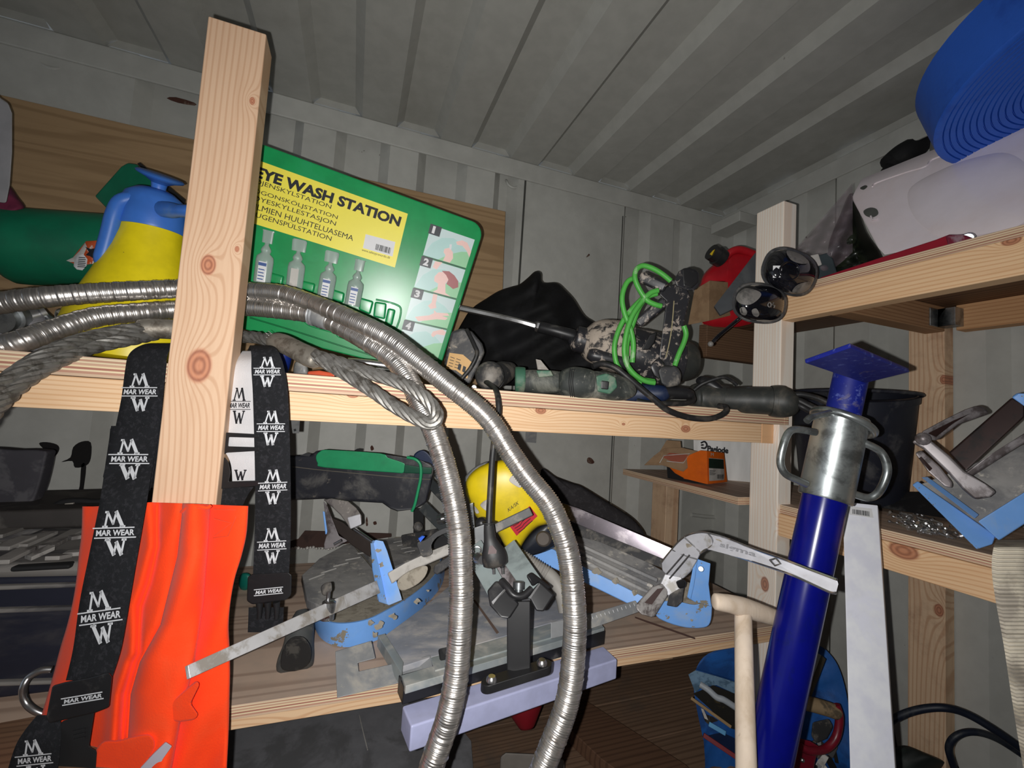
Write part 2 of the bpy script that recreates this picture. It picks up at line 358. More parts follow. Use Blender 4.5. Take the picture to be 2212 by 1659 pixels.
part(t, 'plywood', M().box((-1.3, .748, H + .012), (.954, 1.33, H + .039)).box((.954, .738, H + .012), (.968, .752, H + .039)).box((-.16, .7385, H + .012), (.955, .749, H + .039)).box((-1.3, .7385, H + .012), (-.24, .749, H + .039)), plyedge('ply_edge_upper', 0, H + .012, .027), .0006)
t = thing('shelf_beam', 'horizontal pine beam carrying the upper shelf board, rope loop hanging before it', 'beam', (.2, .8, H - .034))
part(t, 'timber', M().box((-1.3, .765, H - .034), (.915, .80, H + .0118)), pineB, .0015)
part(t, 'end_block', M().box((.916, .765, H - .034), (.954, .80, H + .0118)), wood('pine_block', 0, 1, (246, 196, 148), (226, 170, 124), 200, (), 9), .001)
part(t, 'timber', M().box((-1.3, 1.28, H - .034), (.954, 1.33, H + .0118)), pineB, .0015)
# lower shelf
ZL = H - .447
t = thing('shelf_board', 'plywood board of the lower shelf under the tile cutters', 'shelf', (.2, 1, ZL - .02))
part(t, 'plywood', M().box((-1.3, .745, ZL - .02), (1.0, 1.33, ZL)), plyedge('ply_edge_lower', 0, ZL - .02, .02), .0006)
t = thing('shelf_beam', 'horizontal pine beam along the front of the lower shelf', 'beam', (.2, .8, ZL - .055))
part(t, 'timber', M().box((-1.3, .753, ZL - .04), (.954, .79, ZL - .0205)), pineL, .0015)
# right bay: top shelf (joists under), middle shelf
ZT = H + .325
t = thing('shelf_board', 'high plywood board over the knee pads, sink standing on it', 'shelf', (1.15, .6, ZT))
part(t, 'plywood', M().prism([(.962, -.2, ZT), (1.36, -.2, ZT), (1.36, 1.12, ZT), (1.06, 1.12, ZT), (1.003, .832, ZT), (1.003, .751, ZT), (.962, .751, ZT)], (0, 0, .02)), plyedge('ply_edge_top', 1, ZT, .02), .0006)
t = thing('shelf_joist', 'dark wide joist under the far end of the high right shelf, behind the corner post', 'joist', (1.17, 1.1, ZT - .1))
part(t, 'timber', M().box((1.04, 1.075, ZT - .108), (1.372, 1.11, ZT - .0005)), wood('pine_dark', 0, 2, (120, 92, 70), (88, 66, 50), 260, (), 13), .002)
t = thing('shelf_beam', 'pine beam along the front of the high right shelf', 'beam', (.965, .3, ZT - .06))
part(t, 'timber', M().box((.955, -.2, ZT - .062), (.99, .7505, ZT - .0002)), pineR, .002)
jm = wood('pine_joist', 0, 2, (170, 132, 98), (130, 92, 64), 240, (), 11, .8)
t = thing('shelf_joist', 'pine cross joist under the high right shelf with a steel angle bracket', 'joist', (1.17, .7, ZT - .06))
part(t, 'timber', M().box((.991, .62, ZT - .062), (1.335, .66, ZT - .0005)), jm, .002)
part(t, 'angle_bracket', M().box((1.30, .585, ZT - .055), (1.3345, .6195, ZT - .012)).box((1.27, .6165, ZT - .055), (1.30, .6195, ZT - .012)), zinc, .0008, 'dull steel angle bracket')
t = thing('shelf_beam', 'pine wall batten at the back of the high right shelf', 'beam', (1.35, .3, ZT - .06))
part(t, 'timber', M().box((1.3355, -.2, ZT - .062), (1.3725, .60, ZT - .0005)), wood('pine_batten', 1, 2, (206, 160, 116), (176, 124, 84), 240, (), 12, .8), .002)
ZM = H - .195
t = thing('shelf_board', 'middle plywood board of the right bay with a ragged left edge, boxes on it', 'shelf', (1.15, .6, ZM))
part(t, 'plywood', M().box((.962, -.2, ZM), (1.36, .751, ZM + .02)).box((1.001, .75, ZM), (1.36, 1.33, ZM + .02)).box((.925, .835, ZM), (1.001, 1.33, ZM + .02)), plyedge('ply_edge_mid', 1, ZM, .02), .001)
t = thing('shelf_beam', 'pine beam along the front of the middle right shelf with a red knot', 'beam', (.965, .3, ZM - .05))
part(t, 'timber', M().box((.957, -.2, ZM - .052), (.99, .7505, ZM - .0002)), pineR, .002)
t = thing('shelf_post', 'rough pine post against the end wall behind the blue tile cutter', 'post', (1.355, .66, 0))
part(t, 'timber', M().box((1.337, .622, 0), (1.374, .695, ZM - .001)).box((1.337, .622, ZM + .021), (1.374, .695, ZT - .001)), pineD, .002)
t = thing('shelf_post', 'short pine post under the middle shelf near the back wall corner', 'post', (1.1, 1.3, ZL))
part(t, 'timber', M().box((1.04, 1.235, 0), (1.095, 1.31, ZM - .001)), pineD, .002)
# ---------------- foreground: hoses, rope, straps, trousers, prop ----------------
def pd(pts, k=10): return [WD(*p) for p in smooth(pts, k)]
hosem = mat('flex_steel', (212, 208, 204), .33, .92, c2=(160, 152, 146), sc=60, lo=.5, hi=.75, var=.1)
def hose(pts, label, a0, a1, fit=None):
    P, Ln = resample(pd(pts, 16), .00085); n = len(P); R = []
    for i in range(n):
        s = Ln * i / (n - 1); k = i / n; amp = a0 + (a1 - a0) * min(1, max(0, (k - .25) / .45)) ** 1.2
        fine = .5 + .5 * math.cos(2 * math.pi * s / .0032); q = (s % .0155) / .0155; g = max(0, 1 - abs(q - .5) / .07)
        R.append(.0146 + amp * fine + (.0009 * g if k > .35 else -.0009 * g) + .0006 * (k < .35) * (q > .5))
    t = thing('flexible_hose', label, 'hose', P[n // 2])
    part(t, 'corrugated_tube', M().tube(P, R, 22), hosem, ang=80)
    return t, P
hose([(-420, 1000, .60), (-330, 840, .60), (-190, 725, .59), (-60, 672, .59), (0, 655, .60), (100, 642, .62), (200, 634, .65), (300, 628, .68), (380, 624, .71), (460, 624, .73), (540, 629, .74), (612, 635, .735), (685, 659, .72), (757, 689, .69), (840, 731, .67), (902, 778, .655), (956, 821, .645), (1050, 899, .64), (1102, 977, .63), (1140, 1031, .62), (1186, 1088, .61), (1214, 1150, .605), (1230, 1210, .60), (1240, 1302, .59), (1241, 1384, .585), (1227, 1509, .58), (1188, 1620, .57), (1140, 1740, .56)],
     'ribbed steel hose arching highest past the green station, its hanging end the right one', .0002, .0016)
t, P = hose([(-330, 1020, .56), (-230, 880, .55), (-60, 775, .55), (0, 752, .57), (51, 735, .58), (101, 718, .60), (202, 686, .64), (304, 675, .68), (375, 669, .715), (460, 665, .73), (540, 664, .74), (648, 675, .74), (690, 684, .73), (720, 697, .72), (793, 738, .69), (847, 774, .67), (883, 820, .655), (914, 888, .64), (937, 933, .63), (965, 1020, .61), (990, 1141, .585), (996, 1262, .57), (995, 1322, .565), (991, 1398, .56), (984, 1472, .555), (969, 1546, .55), (951, 1602, .55), (932, 1659, .545), (900, 1780, .54)],
     'ribbed steel hose running below the other, its hanging end the left one', .0002, .0015)
m = M(); m.tube(pd([(672, 679, .73), (690, 684, .728), (712, 694, .722)], 6), [.0155, .019, .0175, .019, .0165, .0185, .018, .019, .0175, .0185, .0165, .017, .0155], 16); part(t, 'coupling', m, dsteel, label='grimy dark coupling collar')
# wire rope sling
ropem = mat('wire_rope', (132, 130, 126), .5, .55, c2=(92, 88, 82), sc=70, lo=.45, hi=.65)
t = thing('wire_rope_sling', 'grey twisted wire rope sling with eye hanging over the upper shelf beam', 'rope', WD(760, 800, .62))
def rope(pts, r=.0102, name='rope_strand', n=6):
    P, Ln = resample(pd(pts, 12), .004); fr = frames(P); m = M()
    m.tube(P, r * .5, 6)
    for k in range(n):
        Q = [p + (a * math.cos(w_) + b * math.sin(w_)) * (r * .58) for i, (p, (tt, a, b)) in enumerate(zip(P, fr)) for w_ in [2 * math.pi * k / n + i * .004 / .095 * 2 * math.pi]]
        m.tube(Q, r * .42, 7)
    return part(t, name, m, ropem)
rope([(-230, 1080, .45), (-130, 950, .45), (-50, 870, .46), (0, 835, .49), (60, 790, .525), (130, 752, .56), (210, 726, .61), (290, 712, .65), (330, 712, .675)])
rope([(-210, 1130, .44), (-120, 1000, .44), (-50, 925, .45), (0, 868, .48), (55, 820, .515), (120, 782, .55), (200, 750, .60), (280, 733, .64), (335, 722, .68)])
rope([(400, 722, .70), (450, 722, .715), (520, 727, .71), (560, 730, .70), (600, 742, .67)])
rope([(680, 768, .645), (740, 786, .635), (800, 806, .63), (862, 826, .62), (905, 850, .61), (936, 880, .605), (944, 902, .60), (930, 914, .60), (900, 904, .605), (850, 876, .615), (800, 842, .62), (750, 810, .63), (690, 775, .64)])
ferm = mat('ferrule_alu', (150, 144, 134), .55, .6, c2=(112, 104, 94), sc=60, lo=.45, hi=.65)
part(t, 'ferrule', M().tube(pd([(588, 735, .68), (612, 742, .672), (640, 756, .663), (668, 770, .654), (688, 780, .648)], 4), [.011, .0145, .0155, .016, .016, .016, .016, .016, .016, .016, .0165, .0165, .017, .0165, .016, .015, .012], 18, flat=.85), ferm, label='pressed aluminium ferrule, frayed at its upper end')
part(t, 'ferrule', M().tube(pd([(296, 712, .66), (330, 710, .672), (372, 712, .688), (405, 716, .70)], 4), [.011, .0145, .015, .0155, .0155, .0155, .0155, .0155, .0155, .0155, .015, .0145, .011], 18), ferm)
m = M()
for i in range(10): p = WD(590 + random.uniform(-4, 4), 722 + i * 1.4, .672); m.tube([p, p + V((-.006 + random.uniform(-.004, .004), random.uniform(-.004, .004), .004 + random.uniform(-.004, .005)))], .0005, 4)
part(t, 'frayed_wires', m, ropem)

# straps: ribbons given by left/right edges in the photograph and their distance
webm = mat('black_webbing', (30, 31, 34), .85, c2=(44, 44, 48), sc=180, var=.12, bump=.4, bsc=900, spec=.2)
def ribbon(root, rows, mtl, name='webbing', th=.0016, cx=0, k=6):
    R = smooth(rows, k); out = []
    for r_ in R:
        v0, l, rr, v1, d = r_ if len(r_) == 5 else (r_[0], r_[1], r_[2], r_[0], r_[3])
        a, b = WD(l, v0, d), WD(rr, v1, d); out.append([a.lerp(b, j / 6) + (a + b - V((0, 0, 2 * H))).normalized() * (-cx * math.sin(math.pi * j / 6)) for j in range(7)])
    c = out[len(out) // 2][3]; dr = (c - V((0, 0, H))).normalized()
    return part(root, name, M().grid(out, dr * th), mtl)
MG = [[(.10, .0), (.34, 1.0)], [(.34, 1.0), (.50, .18)], [(.50, .18), (.74, 1.0)], [1.7, (.74, 1.0), (.92, .0)], [(0, 0), (.2, 0)], [(.82, 0), (1.02, 0)], [(.24, 1.0), (.36, 1.0)]]
WG = [[1.7, (.10, 1.), (.30, 0)], [(.30, 0), (.52, .82)], [1.7, (.52, .82), (.66, 0)], [(.66, 0), (.92, 1.)], [(0, 1), (.22, 1)], [(.82, 1), (1.0, 1)]]
def lerpt(tab, v):
    for (a, b), (c, d) in zip(tab, tab[1:]):
        if v <= c: return b + (d - b) * (v - a) / (c - a)
    return tab[-1][1]
def logo(root, cx, cy, wd, ht, slope, lean, d, mt=None, parts='MBW'):
    mt = mt or whiteink
    dd = (lambda v: d) if not isinstance(d, list) else (lambda v: lerpt(d, v) - .0016)
    f = lambda a, b: WD(cx + a * wd + b * lean * ht * -1, cy + a * wd * slope - b * ht, dd(cy - b * ht))   # a across, b up
    def q(a0, b0, a1, b1): O = f(a0, b0); return O, f(a1, b0) - O, f(a0, b1) - O
    sw = wd * .05 * dd(cy) / F
    if 'M' in parts: strokes(root, MG, *q(-.26, .15, .26, .49), sw, mt, 'logo_letter', .0012)
    if 'W' in parts: strokes(root, WG, *q(-.24, -.5, .26, -.16), sw, mt, 'logo_letter', .0012)
    if 'B' in parts:
        strokes(root, [[(0, 0), (1, 0)], [(0, 1), (1, 1)]], *q(-.5, -.11, .5, .12), sw * .55, mt, 'logo_line', .0012)
        text(root, 'MAR WEAR', *q(-.46, -.065, .47, .075), mt, 'lettering', off=.0012, shear=.25, bold=.03)
t = thing('trouser_strap', 'black printed elastic brace hanging left of the front post over the orange trousers', 'strap', WD(270, 1000, .56))
ribbon(t, [(747, 372, 420, .70), (742, 325, 400, .64), (750, 296, 372, .605), (768, 277, 362, .595), (800, 270, 358, .59), (860, 262, 352, .585), (925, 249, 345, .58)], webm)
ribbon(t, [(920, 240, 345, .576), (1000, 228, 331, .566), (1080, 216, 318, .535), (1200, 192, 297, .521), (1300, 172, 280, .512), (1400, 158, 262, .503), (1470, 142, 240, .496)], webm)
ribbon(t, [(1060, 224, 324, .571), (1000, 236, 336, .575), (935, 242, 349, .582), (925, 244, 350, .584)], webm, 'webbing')
sld = M().prism([WD(*q, .588) for q in ((238, 925), (352, 925), (350, 948), (350, 1030), (344, 1052), (340, 1058), (334, 1042), (230, 1042), (222, 1030), (232, 990))], (V((0, 0, H)) - WD(290, 990, .588)).normalized() * -.003)
part(t, 'slider', sld, black, .001)
LD1 = [(750, .605), (768, .595), (800, .59), (860, .585), (915, .582), (925, .574), (1000, .566), (1080, .535), (1200, .521), (1300, .512), (1400, .503), (1470, .496)]
for a in ((303, 847, 76, 78, 0, .04), (280, 992, 85, 84, 0, .10), (249, 1151, 89, 92, -.03, .14), (218, 1332, 92, 108, -.14, .16)): logo(t, *a, LD1)
logo(t, 338, 757, 70, 60, .1, .3, .605, parts='W')
bk = M().prism([WD(*q, .484) for q in ((113, 1481), (141, 1473), (190, 1464), (235, 1452), (243, 1462), (236, 1528), (205, 1540), (106, 1563), (100, 1548))], (WD(170, 1510, .484) - V((0, 0, H))).normalized() * .009)
bk_ = part(t, 'buckle', bk, black, .002)
logo(bk_, 180, 1508, 88, 60, -.17, .2, .4835, parts='B')
part(t, 'buckle_latch', M().prism([WD(*q, .488) for q in ((132, 1558), (205, 1534), (193, 1612), (210, 1622), (203, 1720), (110, 1720))], (WD(170, 1610, .488) - V((0, 0, H))).normalized() * .008), blackm, .002)
m = M()
for i in range(3): a = WD(157 + i * 1, 1580 + i * 9, .487); b = WD(184, 1574 + i * 9, .487); m.bar(a, b, (0, 0, .0016), (0, -.002, 0))
part(t, 'latch_ribs', m, blackm)
ribbon(t, [(1545, 80, 130, .493), (1580, 52, 132, .487), (1620, 30, 130, .482), (1720, 0, 118, .476)], webm)
logo(t, 76, 1640, 78, 84, -.1, .2, .480)
# hanging front brace, white inside strap
t = thing('trouser_strap', 'black printed elastic brace hanging right of the front post over the beam', 'strap', WD(585, 1000, .61))
ribbon(t, [(757, 535, 560, .70), (746, 540, 580, .66), (752, 541, 596, .63), (770, 543, 606, .617), (800, 543, 615, .612), (850, 546, 622, .61), (950, 549, 626, .61), (1050, 551, 628, .61), (1150, 550, 628, .61), (1250, 546, 624, .61)], webm)
for a in ((586, 924, 60, 72, 0, -.03), (590, 1051, 62, 72, -.04, 0), (588, 1178, 62, 74, -.05, .03)): logo(t, *a, .6082)
logo(t, 578, 803, 58, 62, 0, 0, .6095)
bk_ = part(t, 'buckle', M().prism([WD(*q, .604) for q in ((535, 1246), (545, 1240), (622, 1236), (630, 1242), (629, 1285), (618, 1296), (545, 1306), (533, 1298))], (WD(580, 1270, .604) - V((0, 0, H))).normalized() * .009), black, .002)
logo(bk_, 581, 1277, 62, 56, -.1, 0, .6025, parts='B')
m = M()
for x in (560, 578, 597): m.tube([WD(x, 1300, .609), WD(x + 1, 1318, .609), WD(x, 1336, .609)], [.0048, .0036, .003], 8)
part(t, 'buckle_prongs', m, black)
ribbon(t, [(1312, 537, 613, .617), (1345, 536, 612, .617), (1366, 535, 610, .617)], webm)
t = thing('trouser_strap', 'white inside of a brace with black sliders, hanging against the front post', 'strap', WD(520, 900, .62))
wweb = mat('white_webbing', (206, 204, 206), .85, var=.04, bump=.3, bsc=800, spec=.2)
ribbon(t, [(758, 524, 560, .66), (775, 512, 560, .635), (796, 500, 562, .625), (828, 492, 562, .622), (872, 487, 562, .62), (945, 485, 562, .62)], wweb)
ribbon(t, [(944, 489, 560, .614), (955, 487, 560, .613), (972, 486, 560, .616)], wweb)
ribbon(t, [(974, 484, 560, .616), (990, 494, 560, .612), (1010, 500, 560, .613), (1042, 502, 560, .616)], wweb)
for a in (((486, 934), (560, 938), (560, 946), (495, 944), (493, 964), (560, 966), (560, 974), (490, 978), (474, 990), (466, 984), (468, 968), (478, 940)),
          ((476, 990), (486, 988), (494, 1000), (498, 1020), (494, 1040), (560, 1038), (560, 1050), (480, 1056), (458, 1060), (452, 1053), (456, 1046), (476, 1036), (478, 1010))):
    part(t, 'slider', M().prism([WD(*q, .609) for q in a], (WD(520, 980, .609) - V((0, 0, H))).normalized() * .004), black, .001)
ribbon(t, [(1052, 457, 548, .615), (1070, 458, 535, .614), (1110, 458, 516, .612)], webm, 'leather_end')
logo(t, 517, 876, 50, 76, 0, -.02, .6185, ink); logo(t, 520, 1006, 50, 60, 0, 0, .609, ink, parts='W')
# orange work trousers
orange = mat('orange_cloth', (252, 70, 26), .8, c2=(246, 76, 34), sc=20, lo=.5, hi=.75, var=.04, spec=.15, bump=.25, bsc=500, sheen=.1)
t = thing('work_trousers', 'folded orange high-visibility trousers hanging in front of the pine post', 'trousers', WD(330, 1400, .56))
edge = smooth([(1085, 178, 537), (1150, 176, 533), (1200, 170, 522), (1250, 165, 507), (1300, 157, 498), (1350, 145, 494), (1400, 130, 496), (1450, 117, 497), (1500, 103, 496), (1550, 88, 495), (1600, 75, 493), (1660, 60, 490), (1760, 40, 486)], 10)
tl = [(1080, 394), (1110, 393), (1200, 383), (1350, 346), (1430, 302), (1500, 282), (1660, 272), (1800, 268)]; tr = [(1080, 456), (1150, 452), (1300, 441), (1440, 420), (1530, 396), (1660, 372), (1800, 350)]
fl2 = [(1080, 336), (1180, 336), (1260, 318), (1310, 300), (1400, 296), (1800, 290)]
rows = []
for v, l, rr in edge:
    row = []
    for j in range(121):
        K = [l, min(lerpt(fl2, v), lerpt(tl, v) - 16), lerpt(tl, v), lerpt(tl, v) + .4, lerpt(tr, v), lerpt(tr, v) + .4, rr]; KJ = [0, 36, 60, 61, 96, 97, 120]; g_ = max(i_ for i_ in range(6) if KJ[i_] <= j) if j < 120 else 5; u = K[g_] + (K[g_ + 1] - K[g_]) * (j - KJ[g_]) / (KJ[g_ + 1] - KJ[g_]); s = (u - l) / (rr - l); d = .556 - (v - 1090) * .00008; vv = v
        a, b = lerpt(tl, v), lerpt(tr, v); q = (u - a) / (b - a)
        if 0 < q < .999: d -= .024 * (1 - (2 * q - 1) ** 2) ** .6 + .002
        elif q >= 1: d += .010 * math.exp(-(q - 1) * 4)
        else: d += .008 * math.exp(q * 5)
        f = min(lerpt(fl2, v), lerpt(tl, v) - 16); d -= .008 * math.exp(-((u - f + 16) / 15) ** 2) - .006 * math.exp(-((u - f - 4) / 7) ** 2)
        d -= .005 * math.sin((u - l) * .045 + v * .004) + .0025 * math.sin(v * .035 + u * .05)
        d += .012 * (1 - math.sin(math.pi * min(1, max(0, s)) * 1.0) ** .35)
        if v < 1090: vv = 1085 + 14 * abs(s - .42) ** 1.0 + 4 * (s < .1)
        row.append(WD(u, vv, d))
    rows.append(row)
back_ = (WD(330, 1400, .56) - V((0, 0, H))).normalized()
part(t, 'trouser_cloth', M().grid(rows, back_ * .012), orange, ang=85)
def cseam(pts, w_=.0011, name='seam'): return part(t, name, M().tube([WD(u, v, d) for u, v, d in smooth(pts, 6)], w_, 6), orange)
part(t, 'waistband_tab', M().tube(pd([(392, 1106, .538), (405, 1097, .533), (428, 1094, .531), (447, 1097, .533), (455, 1092, .536)], 5), .0022, 8), orange)
seamm = mat('dull_orange_stitch', (196, 66, 34), .8, var=0)
def stitch(pts): part(t, 'stitching', M().tube([WD(u, v, d) for u, v, d in pts], .0005, 4), seamm)
stitch([(462, 1100, .554), (516, 1102, .556), (492, 1158, .549), (460, 1162, .548)]); stitch([(462, 1120, .553), (500, 1130, .553), (462, 1158, .549)])
part(t, 'pocket_flap', M().prism([WD(u, v, .49) for u, v in smooth([(208, 1618), (260, 1600), (310, 1588), (328, 1592), (334, 1612), (318, 1650), (280, 1760), (190, 1760)], 5, True)], back_ * .010), orange, .003)
part(t, 'knee_tuck', M().prism([WD(u, v, .502) for u, v in [(345, 1555), (372, 1515), (428, 1470), (432, 1480), (412, 1520), (430, 1545), (420, 1556), (388, 1560)]], back_ * .02), orange, .006)
part(t, 'reflective_band', M().prism([WD(u, v, .488) for u, v in [(303, 1659), (330, 1630), (358, 1603), (372, 1612), (352, 1640), (325, 1700), (300, 1720)]], back_ * .008), mat('grey_reflective', (190, 184, 196), .4, var=.02), .001, 'pale grey reflective band')

# blue steel prop
bluem = mat('prop_blue', (8, 14, 112), .22, 0, c2=(10, 18, 96), sc=30, lo=.55, hi=.7, spec=.35)
bluew = mat('prop_blue_worn', (16, 28, 118), .45, 0, c2=(120, 112, 112), sc=34, lo=.58, hi=.72, c3=(80, 92, 160), sc3=90, lo3=.55, hi3=.7)
galv = mat('prop_galvanised', (166, 172, 172), .34, .8, c2=(116, 120, 120), sc=22, lo=.42, hi=.6, var=.1)
P0 = WD(1657, 1659, .62); P1 = WD(1838, 812, .69); ax = (P1 - P0).normalized(); bot = P0 - ax * ((P0.z - .012) / ax.z)
t = thing('steel_prop', 'dark blue adjustable steel prop with square head plate and galvanised handled collar', 'prop', bot)
on = lambda v: P0 + ax * ((P1 - P0).length * (1659 - v) / (1659 - 812))
def onv(v):     # point of the axis that is seen at image row v
    lo, hi = 0.0, (P1 - P0).length * 1.2
    for _ in range(40):
        mid = (lo + hi) / 2; p = P0 + ax * mid; q = RM.transposed() @ (p - V((0, 0, H)))
        if q.y / q.z * F + 829.5 > v: lo = mid
        else: hi = mid
    return P0 + ax * lo
part(t, 'outer_tube', M().lathe(bot, onv(1060), [(0, .0), (0, .0295), (.999, .0295), (1, 0)], 40), bluem)
part(t, 'inner_tube', M().lathe(onv(950), onv(786), [(0, .0), (0, .0235), (.9, .0235), (1, .025), (1, 0)], 36), bluew)
sl0, sl1 = onv(1078), onv(900)
part(t, 'collar_sleeve', M().lathe(sl0, sl1, [(0, .028), (0, .0345), (.02, .0355), (.9, .0355), (.92, .037), (.97, .037), (1, .035), (1, .024)], 44), galv)
a_ = V(ax).orthogonal().normalized(); b_ = ax.cross(a_); tilt = (ax + V((.22, -.12, 0))).normalized(); a2 = tilt.orthogonal().normalized(); b2 = tilt.cross(a2); c0 = onv(912) + V((.004, 0, 0))
part(t, 'thread_ring', M().tube([c0 + a2 * .041 * math.cos(k * math.pi / 20) + b2 * .041 * math.sin(k * math.pi / 20) for k in range(40)], .0055, 10, True), galv)
part(t, 'lock_pin', M().tube(pd([(1742, 910, .645), (1756, 900, .648), (1800, 890, .665)]), .005, 10), galv, label='short rusty-grey pin')
part(t, 'handle', M().tube(pd([(1762, 934, .650), (1735, 929, .648), (1715, 928, .645), (1702, 937, .643), (1692, 962, .64), (1686, 992, .64), (1689, 1012, .64), (1700, 1026, .64), (1722, 1037, .642), (1742, 1046, .645)], 6), .0054, 12), galv)
part(t, 'handle', M().tube(pd([(1862, 955, .655), (1885, 965, .65), (1903, 977, .648), (1914, 998, .645), (1916, 1022, .645), (1906, 1050, .645), (1893, 1068, .645), (1875, 1075, .648), (1850, 1069, .65), (1830, 1062, .652)], 6), .0056, 12), galv)
def quad3(c, k, dk):                 # true parallelogram seen at four image corners
    A = np.array([list(ray(*c[0])), [-x for x in ray(*c[1])], list(ray(*c[2])), [-x for x in ray(*c[3])]]).T
    d = np.linalg.svd(A)[2][-1]; s = (dk / F) / d[k]; return [ray(*c[i]) * float(d[i] * s) + V((0, 0, H)) for i in range(4)]
q = quad3([(1739, 785), (1838, 751), (1965, 804), (1868, 828)], 3, .67)
nn = (q[1] - q[0]).cross(q[3] - q[0]).normalized(); nn = nn if nn.z > 0 else -nn
part(t, 'head_plate', M().prism(q, nn * .006), bluew, .0015)
pc = sum(q, V((0, 0, 0))) / 4
part(t, 'weld_bead', M().lathe(onv(800), onv(776), [(0, .0235), (0, .0245), (.5, .028), (1, .034), (1, .02)], 30), bluew)
# white aluminium channel with barcode
whp = mat('white_enamel', (240, 242, 255), .35, c2=(240, 242, 255), sc=8, c3=(128, 122, 108), sc3=14, lo3=.70, hi3=.78)
A, B = WD(1820, 1083, .77), WD(1896, 1091, .77); A2, B2 = WD(1836, 1659, .605), WD(1934, 1659, .605)
t = thing('window_profile', 'long white enamelled profile leaning beside the blue prop, barcode sticker near its top', 'profile', (0, 0, 0))
da = (A2 - A); k = (A.z - .01) / (A.z - A2.z); bd = ((A + B) / 2 - V((0, 0, H))); bd = (bd - da.normalized() * bd.dot(da.normalized())).normalized(); bd = (bd + (B - A).normalized() * .10).normalized()
t.location = A + da * k; t.location.z = 0
A3, B3 = A + da * k, B + (B2 - B) * k
part(t, 'profile', M().add([A, B, B3, A3, A + bd * .026, B + bd * .026, B3 + bd * .026, A3 + bd * .026], [(0, 1, 2, 3), (7, 6, 5, 4), (0, 4, 5, 1), (1, 5, 6, 2), (2, 6, 7, 3), (3, 7, 4, 0)]), whp, .0015)
def barcode(root, f, n, seed, mt, label=None):      # f(a, b): point on the label surface
    m = M(); x = 0; rr = random.Random(seed)
    while x < .97:
        w_ = rr.uniform(.012, .05); m.add([f(x, 0), f(min(1, x + w_), 0), f(min(1, x + w_), 1), f(x, 1)], [(0, 1, 2, 3)]); x += w_ + rr.uniform(.012, .04)
    return part(root, 'barcode', m, mt, flat=True, label=label)
pf = plane3(A, B, A2); o_ = .0005
st_ = part(t, 'sticker', M().prism([pf(*p_, o_ * 2) for p_ in ((1832, 1093), (1882, 1099), (1886, 1119), (1834, 1112))], -pf.n * .0004), white)
bi = lambda c: (lambda a, b: pf(*[(c[0][i] * (1 - a) + c[1][i] * a) * (1 - b) + (c[3][i] * (1 - a) + c[2][i] * a) * b for i in (0, 1)], .0014))
barcode(st_, bi(((1840, 1100), (1877, 1105), (1878, 1116), (1840, 1110))), 14, 3, ink)
part(t, 'plaster_smear', M().prism([pf(*p_, .0010) for p_ in ((1872, 1428), (1890, 1432), (1906, 1446), (1915, 1470), (1917, 1500), (1921, 1528), (1908, 1520), (1892, 1504), (1904, 1496), (1904, 1470), (1892, 1450))], -pf.n * .0003), mat('plaster_smear', (126, 122, 104), .85, c2=(190, 188, 184), sc=70, lo=.5, hi=.62))
# wooden T handle
hw = mat('ash_handle', (226, 208, 188), .7, c2=(198, 176, 150), sc=26, lo=.42, hi=.75, c3=(150, 136, 118), sc3=60, lo3=.66, hi3=.76, stretch=(1, 1, .12), bump=.2, bsc=90)
S0, S1 = WD(1612, 1665, .57), WD(1605, 1318, .70); dS = (S0 - S1); S2 = S1 + dS * ((S1.z - .03) / (S1.z - S0.z))
t = thing('shovel', 'pale worn wooden T-handle and shaft standing left of the blue prop', 'tool handle', (S2.x, S2.y, 0))
part(t, 'shaft', M().tube([S1, S1.lerp(S2, .5), S2], [.0128, .0135, .0135], 20), hw)
part(t, 'cross_grip', M().tube(pd([(1541, 1299, .69), (1556, 1301, .69), (1580, 1305, .694), (1608, 1313, .70), (1640, 1323, .71), (1670, 1333, .72), (1700, 1345, .73)], 4), [x * .88 for x in [.010, .0135, .0142, .0146, .015, .0152, .0154, .0158, .016, .0165, .017, .0175, .0175, .0175, .017, .017, .0165, .016, .016, .0155, .015, .0145, .014, .013, .010]], 18), hw, ang=60)
# beige ratchet webbing on the right edge
wb = mat('beige_webbing', (190, 182, 166), .85, c2=(160, 152, 140), sc=16, var=.08, spec=.2)
t = thing('lashing_strap', 'beige ribbed webbing strap hanging at the right edge of the picture', 'strap', WD(2200, 1400, .45))
le = smooth([(1168, 2162), (1200, 2155), (1240, 2154), (1300, 2162), (1400, 2180), (1500, 2195), (1600, 2211), (1700, 2228), (1800, 2245)], 36)
rows = [[WD(u + 14 * j, v, .45 + .012 * abs(j - 4) / 8 - .0009 * (1 + math.cos(v / 8.6 * 2 * math.pi)) + (.13 * max(0, (1185 - v) / 20) ** 1.5)) for j in range(10)] for v, u in le]
part(t, 'webbing', M().grid(rows, V((0, .004, 0))), wb, ang=80)
